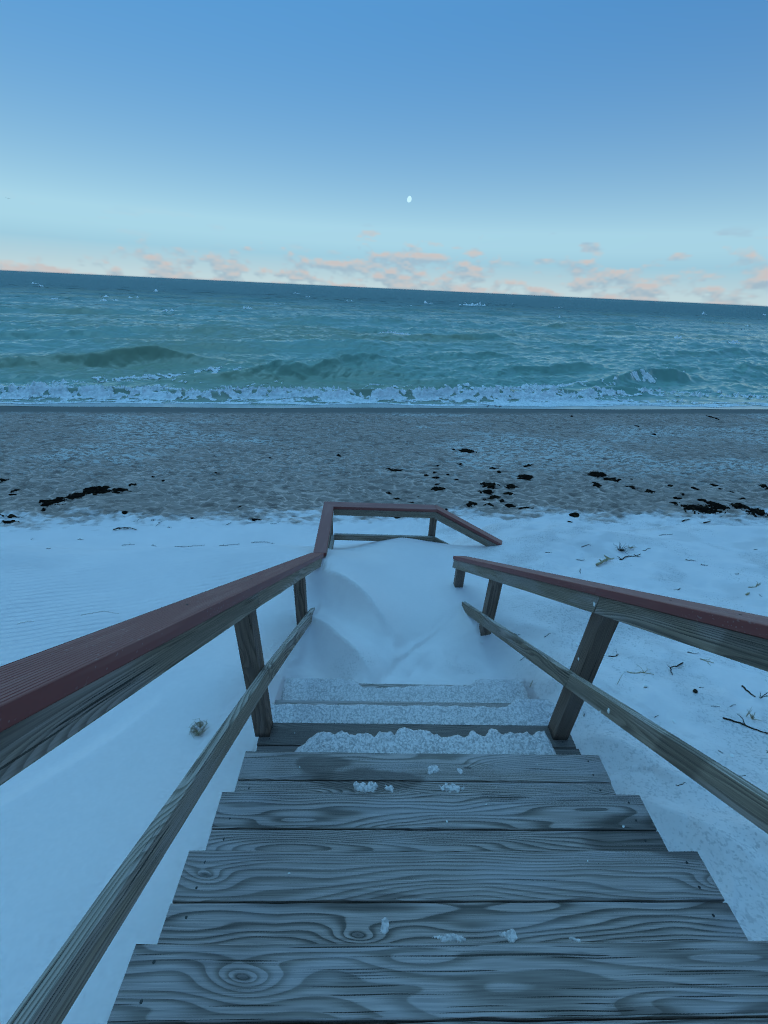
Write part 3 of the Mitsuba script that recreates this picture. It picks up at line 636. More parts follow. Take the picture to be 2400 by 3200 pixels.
y4, z4 = nosing(4)
def tread_field(x, y):
    edge = y4 - 0.002 - 0.075 * nz(x / 0.060, 0 * x, 91.0, 4) - 0.035 * nz(x / 0.3, 0 * x, 92.0, 2)
    leftx = -0.265 + (1.50 - y) * 0.95 * -1 + 0.03 * (nz(y / 0.03, 0 * y, 93.0, 3) - 0.5)
    leftx = np.minimum(leftx, -0.24)
    rightx = 1.112 + (1.49 - y) * 0.12 + 0.012 * (nz(y / 0.03, 0 * y, 94.0, 3) - 0.5)
    d = np.minimum(np.minimum((edge - y) / 0.022, (x - leftx) / 0.05), (rightx - x) / 0.022)
    return d + 0.25 * (nz(x / 0.02, y / 0.02, 95.0, 3) - 0.5)
heap(tread_field, -0.62, 1.15, nosing(3)[0] - 0.06, y4 + 0.002, z4, 0.030, 0.004, 1, label="thick jagged slab of clotted white sand covering the tread between the two posts")
def cover_field(n, bare):
    yn = nosing(n)[0]
    def field(x, y):
        edge = yn - bare(x) - 0.022 * (nz(x / 0.05, 0 * x, 20.0 + n, 4) - 0.35)
        return (edge - y) / 0.022 + 0.25 * (nz(x / 0.02, y / 0.02, 96.0 + n, 3) - 0.5)
    return field
heap(cover_field(5, lambda x: 0.030 - 0.09 * sstep(0.98, 1.10, x)), XL - 0.06, XR + 0.12, nosing(4)[0] - 0.02, nosing(5)[0] + 0.03, nosing(5)[1], 0.020, 0.004, 11, label="sand lying on the buried tread just below the two posts")
heap(cover_field(6, lambda x: 0.035 - 0.030 * sstep(0.20, 0.45, x) - 0.08 * (1 - sstep(-0.12, 0.0, x)) - 0.08 * sstep(0.80, 0.92, x)), XL - 0.06, XR + 0.12, nosing(5)[0] - 0.02, nosing(6)[0] + 0.05, nosing(6)[1], 0.020, 0.004, 12, label="sand lying on the last showing tread, farthest down the stairs")
def blob(cx, cy, w, d, seed):
    def field(x, y):
        return 0.75 - np.hypot((x - cx) / (w / 2), (y - cy) / (d / 2)) + 1.7 * (nz(x / 0.018, y / 0.018, seed * 3.1, 4) - 0.5)
    return field
for k, (n, cx, cy, w, d, h, lab, grp) in enumerate((
        (3, 0.00, 1.085, 0.15, 0.060, 0.013, "leftmost of three sand mounds at the back of a wet dark board", None),
        (3, 0.13, 1.078, 0.07, 0.040, 0.008, "middle one of three sand mounds at the back of a wet dark board", None),
        (3, 0.445, 1.082, 0.16, 0.060, 0.013, "rightmost of three sand mounds at the back of a wet dark board", None),
        (3, 0.36, 1.172, 0.085, 0.050, 0.006, "little clot of sand on the front board of the tread above the sand slab", None),
        (3, 0.50, 1.165, 0.035, 0.035, 0.008, "tiny clot of sand right of another clot on the front board above the sand slab", None),
        (1, 0.082, 0.489, 0.045, 0.055, 0.004, "upright clot of sand alone near the middle of the second nearest tread", None),
        (1, 0.285, 0.460, 0.12, 0.022, 0.005, "thin line of sand clots along the back edge of the second nearest tread", None),
        (1, 0.485, 0.465, 0.070, 0.045, 0.008, "pale fluffy clot of sand against the nearest tread, right of the middle", None),
        (1, 0.693, 0.456, 0.050, 0.022, 0.007, "faint smear of sand at the back edge of the second nearest tread, far right", None))):
    zz = nosing(n)[1]
    heap(blob(cx, cy, w, d, k + 2.0), cx - w, cx + w, cy - d, cy + d, zz, 0.8 * h, 0.0025, k + 2, label=lab, group=grp)

# ---------------------------------------------------------------- seaweed washed up on the beach
def strips(rg, n, cx, cy, w, d, h, lmin, lmax, wmin, wmax):
    V, F = [], []
    for _ in range(n):
        L = rg.uniform(lmin, lmax); wd = rg.uniform(wmin, wmax); a = rg.uniform(0, 6.283); bend = rg.normal(0, 2.2)
        r = math.sqrt(rg.uniform(0, 1)); q = rg.uniform(0, 6.283)
        px, py = cx + 0.5 * w * r * math.cos(q), cy + 0.5 * d * r * math.sin(q)
        lift, ph = rg.uniform(0.15, 1.0) * h, rg.uniform(0, 3.14)
        m = len(V); k = 5
        for i in range(k + 1):
            u = i / k
            zz = float(ground(px, py, False)) + 0.004 + lift * abs(math.sin(ph + u * 2.6)) * (0.5 if r > 0.8 else 1.0)
            ww = wd * (1 - 0.6 * u); nx, ny = -math.sin(a), math.cos(a)
            V += [(px + nx * ww, py + ny * ww, zz), (px - nx * ww, py - ny * ww, zz + rg.normal(0, 0.3) * ww)]
            px += math.cos(a) * L / k; py += math.sin(a) * L / k; a += bend / k
        F += [(m + 2 * i, m + 2 * i + 1, m + 2 * i + 3) for i in range(k)] + [(m + 2 * i, m + 2 * i + 3, m + 2 * i + 2) for i in range(k)]
    return np.array(V), np.array(F)

def seaweed(cx, cy, w, d, label, group, seed, mat="seaweed_material"):
    rg = np.random.default_rng(seed)
    h = 0.02 + 0.09 * min(1.0, math.sqrt(w * d))
    d = max(0.05, d * 0.85)
    step = max(0.012, min(0.03, min(w, d) / 10))
    gx, gy = np.meshgrid(np.arange(cx - 0.7 * w, cx + 0.7 * w, step), np.arange(cy - 0.75 * d, cy + 0.75 * d, step), indexing="ij")
    f = 0.62 - np.hypot((gx - cx) / (w / 2), (gy - cy) / (d / 2)) * 0.8 + 1.5 * (nz(gx / 0.11, gy / 0.085, seed * 1.37, 3) - 0.5) + 0.5 * (nz(gx / 0.03, gy / 0.03, seed * 2.1, 2) - 0.5)
    bump = nz(gx / 0.035, gy / 0.035, seed * 1.9, 3)
    z = ground(gx, gy) + np.where(f > 0, h * np.sqrt(np.clip(f, 0, 0.8)) * (0.35 + 1.1 * bump), -0.012) + 0.002
    na = gx.shape[1]
    i, j = np.meshgrid(np.arange(gx.shape[0] - 1), np.arange(na - 1), indexing="ij")
    q = np.stack([i * na + j, (i + 1) * na + j, (i + 1) * na + j + 1, i * na + j + 1], -1).reshape(-1, 4)
    q = q[(f.ravel()[q] > 0).any(1)]
    tri = np.vstack([q[:, [0, 1, 2]], q[:, [0, 2, 3]]]) if len(q) else np.zeros((0, 3), int)
    P = np.stack([gx.ravel(), gy.ravel(), z.ravel()], 1)
    sv, sf = strips(rg, int(8 + min(90, 260 * w * d)), cx, cy, w, d, h, 0.05, 0.10 + 0.16 * min(1, w), 0.004, 0.013)
    idx = np.unique(tri).astype(int); remap = np.full(len(P), -1); remap[idx] = np.arange(len(idx))
    V = np.vstack([P[idx], sv]); F = np.vstack([remap[tri], sf + len(idx)])
    return obj("seaweed_clump", mikit.ply((V, F), mat), label=label, cat="seaweed", group=group)
WEED = [(3.91, 15.83, 0.71, 0.69), (0.77, 13.06, 0.7, 0.48), (3.38, 15.97, 0.16, 0.24), (2.42, 13.77, 0.2, 0.23), (2.19, 12.97, 0.15, 0.17), (3.27, 13.99, 0.26, 0.19), (2.15, 12.4, 0.26, 0.13), (2.78, 12.12, 0.18, 0.15), (2.6, 12.66, 0.11, 0.14), (2.1, 11.7, 0.22, 0.24), (2.05, 11.26, 0.6, 0.34), (0.47, 10.92, 0.26, 0.26), (0.77, 10.38, 0.31, 0.18), (1.15, 10.18, 0.18, 0.17), (0.71, 9.15, 0.18, 0.2), (1.44, 9.27, 0.1, 0.1), (4.44, 13.62, 0.31, 0.23), (5.87, 13.98, 0.35, 0.36), (5.27, 12.6, 0.61, 0.6), (4.48, 13.11, 0.14, 0.15), (3.81, 11.74, 0.55, 0.58), (3.54, 11.14, 0.53, 0.47), (4.45, 11.61, 0.49, 0.46), (4.18, 10.94, 0.31, 0.36), (3.67, 10.68, 0.37, 0.34), (3.34, 10.53, 0.18, 0.22), (3.8, 10.37, 0.23, 0.22), (2.85, 10.07, 0.33, 0.4), (3.36, 10.08, 0.33, 0.22), (3.94, 10.09, 0.33, 0.32), (4.31, 9.89, 0.39, 0.13), (6.98, 14.81, 0.18, 0.2), (5.53, 9.5, 0.17, 0.27), (-1.29, 14.74, 0.24, 0.2), (2.08, 9.71, 0.13, 0.09), (1.4, 10.62, 0.18, 0.08), (1.85, 12.55, 0.16, 0.11), (8.03, 13.08, 0.72, 0.81), (8.25, 12.52, 0.51, 0.47), (7.42, 11.92, 0.38, 0.56), (8.53, 11.85, 0.36, 0.27), (8.77, 11.59, 0.13, 0.15), (8.86, 11.41, 0.32, 0.42), (9.47, 10.89, 0.35, 0.22), (9.06, 10.49, 0.32, 0.28), (10.04, 10.76, 0.29, 0.22), (9.49, 10.03, 1.13, 0.77), (10.15, 10.37, 0.64, 0.68), (10.86, 10.34, 0.48, 0.65), (10.98, 9.9, 0.7, 0.79), (11.53, 10.97, 0.19, 0.27), (5.58, 9.53, 0.28, 0.24), (10.63, 11.84, 0.36, 0.25), (11.51, 12.12, 0.2, 0.38), (13.23, 12.04, 0.23, 0.66), (11.7, 11.61, 0.13, 0.19), (14.42, 19.91, 0.21, 0.43), (9.81, 11.26, 0.17, 0.16), (11.48, 11.83, 0.22, 0.15), (9.94, 12.02, 0.11, 0.25), (6.98, 14.79, 0.16, 0.18), (8.96, 12.55, 0.19, 0.13), (-8.49, 9.72, 0.56, 0.7), (-8.23, 10.16, 0.53, 0.56), (-7.95, 10.6, 0.91, 0.8), (-7.3, 10.62, 0.55, 0.43), (-7.2, 11.12, 0.21, 0.23), (-11.13, 11.26, 0.24, 0.43), (-10.08, 10.43, 0.3, 0.23), (-9.88, 10.1, 0.24, 0.18), (-8.76, 8.73, 0.32, 0.15), (-8.68, 8.5, 0.54, 0.17), (-9.07, 8.79, 0.22, 0.12), (-6.28, 9.09, 0.11, 0.12), (-2.92, 8.84, 0.37, 0.14), (-3.82, 14.15, 0.13, 0.15), (-6.97, 11.89, 0.11, 0.14), (-8.44, 9.22, 0.09, 0.12), (-6.46, 11.5, 0.12, 0.13), (-5.16, 12.36, 0.14, 0.13), (-3.56, 9.66, 0.12, 0.11), (-5.41, 8.73, 0.09, 0.09), (-4.5, 8.88, 0.13, 0.08), (12.11, 24.26, 0.28, 0.37), (21.58, 25.1, 0.25, 1.23), (14.48, 19.97, 0.22, 0.41), (14.75, 21.85, 0.26, 0.36)]
NAMED = {0: "flat brownish seaweed clump farthest out in the middle, alone on the pale shell streaks", 1: "low bar of dark seaweed lying alone beyond the middle of the landing rail",
         10: "spread dark seaweed clump beyond the right corner of the landing rail", 11: "compact dark seaweed clump right above the landing rail, left of its middle", 12: "ragged seaweed clump just beyond the landing rail's top board",
         14: "dark seaweed clump on white sand, seen under the landing rail's top board", 18: "wide frayed seaweed clump at the upper right of the central cluster", 20: "largest dark seaweed clump at the top of the central cluster", 21: "dark seaweed clump touching the lower left of the cluster's largest clump",
         22: "rounded seaweed clump right of the cluster's largest clump", 24: "seaweed clump in the middle of the trail running down from the cluster's largest clump", 27: "star shaped ragged seaweed clump nearest the sloping rail of the lower flight", 29: "frayed seaweed clump at the lower end of the central cluster",
         30: "thin dark streak of seaweed on the edge between grey and white sand", 37: "long dark seaweed heap lying slantwise on the right of the beach", 38: "seaweed clump at the lower right end of the slanting heap", 39: "seaweed clump just below the slanting heap on the right", 42: "domed seaweed clump halfway between the slanting heap and the large bank at the right edge",
         46: "left part of the large dark seaweed bank at the right edge of the beach", 47: "middle part of the large dark seaweed bank at the right edge", 48: "raised right part of the large dark seaweed bank at the right edge", 49: "outermost part of the large seaweed bank, cut by the picture's right edge",
         51: "seaweed clump with scattered bits on the white sand's edge, right of the stairs", 62: "compact seaweed heap at the left end of the long dark bank on the left", 63: "low left middle part of the long dark seaweed bank on the left", 64: "thickest part of the long dark seaweed bank on the left", 65: "thin right tail of the long dark seaweed bank on the left",
         67: "seaweed clump cut by the picture's left edge", 71: "flat dark seaweed strip on the white sand's edge at far left", 74: "thin dark strip of seaweed on the white sand's edge, left of the landing rail", 84: "dark rounded clump on the wet sand at the far right near the water"}
for k, (cx, cy, w, d) in enumerate(WEED):
    lab, grp = NAMED.get(k), None
    if lab is None:
        zone = "left of the stairs" if cx < -1.5 else "beyond the landing rail" if cx < 6.6 else "right of the stairs"
        if cy > 16: zone = "near the water"
        big = w * d > 0.055
        lab = ("middling" if big else "little") + " dark scrap of seaweed on grey sand " + zone
        grp = ("middling" if big else "little") + " seaweed scraps " + zone
    seaweed(cx, cy, w, d, lab, grp, 300 + k)

# ---------------------------------------------------------------- twigs, stems, shells
def tube(pts, r0, r1, sides=6):
    P = np.asarray(pts, float); n = len(P)
    t = np.gradient(P, axis=0); t /= np.linalg.norm(t, axis=1, keepdims=True) + 1e-12
    a = np.cross(t, np.where(np.abs(t[:, 2:]) < 0.9, [0, 0, 1.0], [1.0, 0, 0])); a /= np.linalg.norm(a, axis=1, keepdims=True) + 1e-12
    b = np.cross(t, a); g = np.arange(sides) * 2 * np.pi / sides
    r = np.linspace(r0, r1, n)[:, None, None]
    v = P[:, None] + r * (np.cos(g)[None, :, None] * a[:, None] + np.sin(g)[None, :, None] * b[:, None])
    i, j = np.meshgrid(np.arange(n - 1), np.arange(sides), indexing="ij")
    q = np.stack([i * sides + j, i * sides + (j + 1) % sides, (i + 1) * sides + (j + 1) % sides, (i + 1) * sides + j], -1).reshape(-1, 4)
    v = v.reshape(-1, 3); m = len(v)
    f = np.vstack([q[:, [0, 1, 2]], q[:, [0, 2, 3]], [[m, (k + 1) % sides, k] for k in range(sides)], [[m + 1, m - sides + k, m - sides + (k + 1) % sides] for k in range(sides)]])
    return np.vstack([v, P[:1], P[-1:]]), f
def join(parts):
    V, F, m = [], [], 0
    for v, f in parts: V.append(v); F.append(np.asarray(f) + m); m += len(v)
    return np.vstack(V), np.vstack(F)
def curve(chain, n, rg, wig, lift=0.004):
    C = np.array(chain, float); k = np.linspace(0, len(C) - 1, n)
    x_ = np.interp(k, range(len(C)), C[:, 0]) + rg.normal(0, wig, n); y_ = np.interp(k, range(len(C)), C[:, 1]) + rg.normal(0, wig, n)
    return np.stack([x_, y_, ground(x_, y_) + lift], 1)
def twig(chain, r, seed, mat, name, label, cat, group=None, branches=0, up=0.0):
    rg = np.random.default_rng(seed)
    if len(chain) == 1:
        a = rg.uniform(-0.5, 0.6); L = rg.uniform(0.018, 0.035) * max(1.0, chain[0][1] / 2.2)
        chain = [(chain[0][0] - L * math.cos(a), chain[0][1] - L * math.sin(a)), (chain[0][0] + L * math.cos(a), chain[0][1] + L * math.sin(a))]
    n = max(4, 3 * len(chain))
    main = curve(chain, n, rg, 0.0035, r * 0.8 + up * 0.3)
    main[:, 2] += up * np.sin(np.linspace(0, np.pi, n)) ** 0.8
    parts = [tube(main, r, r * 0.55)]
    for _ in range(branches):
        k = rg.integers(1, n - 1); a = rg.uniform(0, 6.283); L = rg.uniform(0.03, 0.07)
        parts.append(tube([main[k], main[k] + [L * 0.6 * math.cos(a), L * 0.6 * math.sin(a), 0.010], main[k] + [L * math.cos(a + 0.4), L * math.sin(a + 0.4), 0.018]], r * 0.6, r * 0.3))
    return obj(name, mikit.ply(join(parts), mat, smooth=True), label=label, cat=cat, group=group)
T2, T4, T8, TL = [[(2.75, 1.92), (2.75, 1.87), (2.76, 1.82)], [(2.33, 1.61), (2.41, 1.58), (2.47, 1.53), (2.52, 1.49)], [(2.46, 2.13), (2.31, 2.07), (2.28, 2.0)], [(2.68, 2.22), (2.71, 2.2), (2.77, 2.18)], [(1.97, 2.04), (2.06, 2.03), (2.14, 2.01)], [(1.93, 2.23), (1.99, 2.23), (2.03, 2.25)], [(2.6, 1.73), (2.51, 1.63)], [(2.52, 1.62), (2.58, 1.62)], [(2.77, 1.8), (2.82, 1.84), (2.86, 1.87)], [(2.31, 1.82)], [(2.51, 1.73)], [(2.18, 1.72), (2.16, 1.67)], [(2.1, 1.37), (2.11, 1.35)], [(1.99, 1.42), (1.99, 1.41)], [(2.41, 1.38), (2.38, 1.35)], [(2.15, 1.15)], [(1.77, 1.9), (1.83, 1.99)], [(4.06, 3.3), (4.12, 3.33)], [(4.21, 3.44), (4.28, 3.43), (4.36, 3.48)], [(3.36, 3.39)], [(3.41, 3.27), (3.42, 3.26)], [(4.17, 3.28), (4.16, 3.23)], [(2.21, 2.01), (2.25, 2.01)], [(1.99, 1.87)], [(2.14, 1.32)], [(2.02, 1.59)], [(2.07, 1.2)], [(2.12, 1.28)], [(1.92, 1.64)], [(2.05, 1.41), (2.07, 1.4)], [(2.43, 2.1)], [(2.39, 1.46)], [(2.37, 1.71)], [(2.16, 2.18), (2.13, 2.2)], [(2.66, 2.32), (2.68, 2.3)], [(1.7, 1.15)], [(2.85, 2.21)]], [[(3.19, 4.28), (3.29, 4.33), (3.41, 4.37)], [(2.74, 3.89), (2.86, 3.95), (2.97, 4.02)], [(3.15, 4.1), (3.23, 4.14), (3.48, 4.21)], [(2.57, 4.05), (2.68, 4.06)], [(2.24, 4.21), (2.31, 4.2)], [(1.02, 2.57)], [(1.74, 2.37)], [(1.29, 2.18), (1.32, 2.15)], [(1.25, 2.09), (1.26, 2.02)], [(1.31, 2.11), (1.31, 2.11)], [(1.37, 2.0), (1.37, 1.98)], [(1.31, 2.35)], [(1.41, 2.18)], [(2.77, 4.35), (2.92, 4.4)], [(1.32, 2.57)], [(1.47, 1.71), (1.45, 1.66)], [(3.61, 4.31)], [(5.22, 4.47), (5.26, 4.46)], [(4.04, 4.08)], [(3.4, 3.4)], [(4.33, 3.73)], [(4.14, 3.98)], [(2.49, 3.81), (2.46, 3.72)], [(5.19, 9.08), (5.27, 9.01)], [(8.47, 9.24)], [(8.99, 9.16)], [(2.43, 1.9)], [(1.53, 2.49), (1.58, 2.51)], [(4.32, 5.04), (4.53, 5.06)], [(1.81, 1.95), (1.83, 1.99)], [(1.99, 1.87)], [(2.2, 2.01), (2.24, 2.01)], [(2.86, 3.06), (2.92, 3.06)]], [[(-6.01, 8.13), (-5.8, 8.23), (-5.48, 8.14)], [(-5.92, 8.2), (-5.7, 8.19)], [(-5.14, 8.36), (-5.12, 8.61)], [(-4.87, 8.34), (-4.77, 8.35)], [(-5.41, 7.42), (-5.16, 7.46)], [(-4.27, 7.43), (-4.07, 7.4), (-3.66, 7.52)], [(-3.34, 7.48), (-2.92, 7.6)], [(-2.68, 7.69), (-2.38, 7.72), (-2.17, 7.66)], [(-3.88, 4.08), (-3.85, 4.09)], [(-6.18, 7.05), (-6.2, 7.12)], [(-6.45, 7.65)], [(-5.79, 8.59), (-5.71, 8.77)], [(-3.54, 8.51), (-3.41, 8.61)], [(-2.47, 8.61), (-2.25, 8.71)], [(-4.78, 7.42), (-4.65, 7.39)], [(-7.51, 7.62), (-7.47, 7.64)]], [[(-2.47, 2.63), (-2.38, 2.67), (-2.31, 2.7), (-2.15, 2.66)], [(-2.89, 2.51), (-2.87, 2.53), (-2.79, 2.54)], [(-2.77, 2.87), (-2.77, 2.91)], [(-2.1, 2.82), (-2.09, 2.82)]]
twig(T2[0], 0.0060, 1, "twig_dark", "twig", "straight dark twig on the sand at the right edge, below the right rail", "twig")
twig(T2[1], 0.0058, 2, "twig_dark", "stick", "long thin curved stick running to the right edge behind the lower right rail", "stick", branches=3)
twig(T2[2], 0.0050, 3, "twig_dark", "twig", "bent dark twig with a pale shred, right of the right post", "twig", branches=1, up=0.01)
twig(T2[3], 0.0040, 4, "straw", "stem", "forked pale stem lying just under the right top rail", "stem", branches=2)
twig(T2[4], 0.0038, 5, "straw", "stem", "long pale stem lying straight right of the right post", "stem", branches=2)
twig(T2[5], 0.0040, 6, "twig_dark", "twig", "dark twig with a curled end touching the right post's outline", "twig", branches=1)
def sprout(base, h, seed, mat, name, label, cat, n=2, spread=0.012, r=0.0022):
    rg = np.random.default_rng(seed); parts = []
    z0 = float(ground(base[0], base[1])) - 0.01
    for _ in range(n):
        a = rg.uniform(0, 6.283); s_ = rg.uniform(0.2, 1.0) * spread
        parts.append(tube([(base[0], base[1], z0), (base[0] + s_ * math.cos(a), base[1] + s_ * math.sin(a), z0 + h * 0.5), (base[0] + 2.2 * s_ * math.cos(a), base[1] + 2.2 * s_ * math.sin(a), z0 + h * rg.uniform(0.7, 1.0))], r, r * 0.4))
    return obj(name, mikit.ply(join(parts), mat, smooth=True), label=label, cat=cat)
sprout(T2[6][1], 0.11, 7, "straw", "stem", "thin upright stem standing in the sand above the long stick at the right edge", "stem", 2, 0.008)
sprout((2.55, 1.62), 0.06, 8, "straw", "grass_tuft", "small yellowish tuft sprawling in the sand beside the upright stem", "grass", 7, 0.022, 0.003)
sprout((2.80, 1.82), 0.09, 9, "twig_dark", "sprig", "dark branched sprig standing right of the straight dark twig", "sprig", 5, 0.018, 0.0026)
sprout((1.80, 1.90), 0.13, 10, "straw", "stem", "single upright stem close to the right post's outer side", "stem", 1, 0.006)
sprout((1.256, 2.03), 0.075, 11, "straw", "stem", "pair of thin curved stems inside the right handrail beside the buried treads", "stem", 3, 0.014)
sprout((1.46, 1.665), 0.05, 12, "twig_dark", "stem", "short dark stem in the sand at the foot of the right post", "stem", 2, 0.010)
sprout((3.28, 4.33), 0.10, 13, "twig_dark", "weed", "branchy dead weed on top of the sand hump on the right", "weed", 16, 0.075, 0.004)
sprout((3.42, 4.36), 0.07, 14, "straw", "weed", "thin pale weed beside the dead weed on the hump", "weed", 8, 0.05, 0.003)
twig(T4[1], 0.016, 15, "straw", "grass_tuft", "matted pale grass lying below the sand hump on the right", "grass", branches=7, up=0.02)
twig(T4[2], 0.008, 16, "twig_dark", "twig", "dark twig lying across the front of the sand hump", "twig", branches=3)
pod = trimesh.creation.icosphere(2, 0.016); pod.vertices *= [1, 0.8, 0.9]; pod.vertices *= (0.85 + 0.3 * nz(pod.vertices[:, 0] * 90, pod.vertices[:, 1] * 90, 3.0, 2))[:, None]
pod.apply_translation([2.306, 1.824, float(ground(2.306, 1.824)) + 0.008])
obj("seed_pod", mikit.ply(pod, "twig_dark", smooth=True), label="round dark seed pod lying alone on the sand right of the right post", cat="seed pod")
twig(T2[34], 0.0040, 18, "twig_dark", "twig", "short dark twig just above the right post's dark outer twig", "twig", "", 1)
twig(T2[18], 0.0055, 19, "straw", "stem", "pale forked stem high on the right sand slope near the right edge", "stem", branches=2)
twig(T2[17], 0.0110, 20, "straw", "twig", "stubby greenish twig on the right sand slope near the right edge", "twig")
bits = [T2[k] for k in (10, 11, 12, 13, 14, 15, 19, 20, 21, 22, 26, 27, 28, 29, 30, 31, 32, 33, 35, 36)]
for k, c in enumerate(bits[::2]):
    twig(c, 0.0019, 40 + k, ("twig_dark", "straw")[k % 4 == 3], "twig", "tiny twig scrap right of the right handrail", "twig", "tiny twig scraps right of the right handrail")
for k, j in enumerate((3, 4, 11, 12, 13, 14, 16, 17, 18, 19, 20, 21, 22, 26, 27, 28, 30, 32)):
    c = T4[j]; far = c[0][1] > 3.2
    twig(c, 0.0045 if far else 0.0024, 70 + k, "twig_dark", "twig", "small dark twig on the far right sand slope" if far else "small dark twig on the sand close to the right handrail", "twig", "small twigs on the far right slope" if far else "small twigs close to the right handrail")
for k, j in enumerate((23, 24, 25)):
    twig(T4[j], 0.018, 95 + k, "twig_dark", "twig", "small dark scrap on the white sand at the beach's edge, right", "twig", "dark scraps on the white edge, right")
for k, c in enumerate(T8):
    far = c[0][1] > 7
    r = 0.014 if k in (0, 1) else 0.005 if far else 0.004
    lab = {0: "spiky dark twig lying on the white sand in the left distance", 1: "second dark twig crossing the spiky one in the left distance", 5: "long thin stem along the foot of the left dune", 6: "thin stem right of the long one along the foot of the dune"}.get(k)
    twig(c, r, 120 + k, "twig_dark", "twig", lab or "small twig scrap on white sand in the left distance", "twig", None if lab else "small twig scraps in the left distance", branches=4 if k < 3 else 1, up=0.02 if k < 3 else 0.004)
twig(TL[0], 0.0016, 150, "straw", "stem", "long thin bowed stem half buried in the rippled sand on the left", "stem")
twig(TL[1], 0.0015, 151, "straw", "stem", "short thin stem in the rippled sand near the left edge", "stem")

def shell(x_, y_, r, seed, label, z_=None):
    g, q = np.meshgrid(np.linspace(0, 1, 7), np.linspace(-1.25, 1.25, 15), indexing="ij")
    rr = r * g * (1 - 0.15 * np.abs(q)) * (1 + 0.03 * np.cos(q * 26))
    V = np.stack([rr * np.sin(q), rr * np.cos(q), r * 0.38 * np.sin(g * np.pi * 0.75) * np.cos(q * 0.9) + 0.002 * np.cos(q * 26) * g], -1).reshape(-1, 3)
    i, j = np.meshgrid(np.arange(6), np.arange(14), indexing="ij")
    f = np.stack([i * 15 + j, (i + 1) * 15 + j, (i + 1) * 15 + j + 1, i * 15 + j + 1], -1).reshape(-1, 4)
    a = np.random.default_rng(seed).uniform(0, 6.283)
    V = V @ np.array([[math.cos(a), -math.sin(a), 0], [math.sin(a), math.cos(a), 0], [0, 0, 1]]) + [x_, y_, (float(ground(x_, y_)) if z_ is None else z_) + 0.001]
    obj("shell", mikit.ply((V, f), "shell_white", smooth=True), label=label, cat="shell")
shell(1.022, 2.571, 0.022, 1, "small white shell at the foot of the right handrail's second post")
shell(1.735, 2.373, 0.024, 2, "white shell on the sand just left of the right post's top")
shell(1.992, 1.873, 0.020, 3, "white curved shell half buried right of the right post")
shell(2.137, 1.316, 0.020, 4, "white shell below the long stick on the right")
shell(2.015, 1.594, 0.018, 5, "small white shell fragment between the post and the long stick")
for k, (n, x_, y_, r) in enumerate(((2, 0.36, 0.86, 0.008), (2, 1.13, 0.84, 0.009), (3, -0.33, 1.175, 0.006), (2, 0.55, 0.93, 0.006), (1, -0.25, 0.62, 0.006), (1, 0.83, 0.66, 0.005), (4, -0.42, 1.47, 0.006), (3, 0.92, 1.20, 0.006))):
    shell(x_, y_, r, 30 + k, "tiny white shell crumb lying on a weathered stair board", nosing(n)[1])
    labels[[q for q in scene if q.startswith("shell")][-1]]["group"] = "shell crumbs on the treads"
def splash(c, normal, r, seed, label):
    m = trimesh.creation.icosphere(2, r); m.vertices *= (0.7 + 0.6 * nz(m.vertices[:, 0] * 160 + seed, m.vertices[:, 1] * 160, m.vertices[:, 2].sum() + seed, 2))[:, None]
    m.vertices[:, 2] *= 0.16; m.apply_transform(trimesh.geometry.align_vectors([0, 0, 1], normal)); m.vertices[:, 2] = m.vertices[:, 2] * 1.5
    m.apply_translation(c); obj("shell_crumb", mikit.ply(m, "shell_white", smooth=True), label=label, cat="shell crumb")
splash((1.1035, 1.184, -1.700), [-1, 0, 0], 0.0065, 1, "tiny white crumb stuck low on the face of the lower right rail")
splash((1.1035, 1.144, -1.632), [-1, 0, 0], 0.0085, 2, "larger white crumb stuck high on the face of the lower right rail")
splash((1.1412, 1.498, -1.703), [-1, 0, 0], 0.0060, 3, "tiny white crumb stuck on the side of the right post")
splash((1.1035, 1.489, -1.312), [-1, 0, 0], 0.0130, 4, "white crumb at the joint of the right top rail above the post")

# dried tuft caught in the sand left of the stairs
rg = np.random.default_rng(9); parts = []
bz = float(ground(-1.0, 1.51))
for _ in range(48):
    a = rg.uniform(0, 6.283); s_ = rg.uniform(0.3, 1.0) * 0.052; hh = rg.uniform(0.006, 0.048)
    parts.append(tube([(-1.0 + 0.3 * s_ * math.cos(a), 1.51 + 0.3 * s_ * math.sin(a), bz - 0.005), (-1.0 + s_ * math.cos(a), 1.51 + s_ * math.sin(a), bz + hh), (-1.0 + 1.2 * s_ * math.cos(a + 0.8), 1.51 + 1.2 * s_ * math.sin(a + 0.8), bz + hh * rg.uniform(0.1, 1.2))], 0.0020, 0.0008))
tuft = obj("dried_tuft", mikit.ply(join(parts), "straw", smooth=True), label="dried brownish tuft with clotted sand, left of the left lower rail", cat="plant")
for k in range(5):
    m = trimesh.creation.icosphere(2, 0.010); m.vertices *= (0.7 + 0.6 * nz(m.vertices[:, 0] * 120 + k, m.vertices[:, 1] * 120, k * 1.7, 2))[:, None]
    m.apply_translation([-1.0 + rg.uniform(-0.02, 0.02), 1.505 + rg.uniform(-0.02, 0.015), bz + rg.uniform(0.008, 0.024)])
    obj("sand_clot", mikit.ply(m, "sand_crust", smooth=True), parent=tuft)

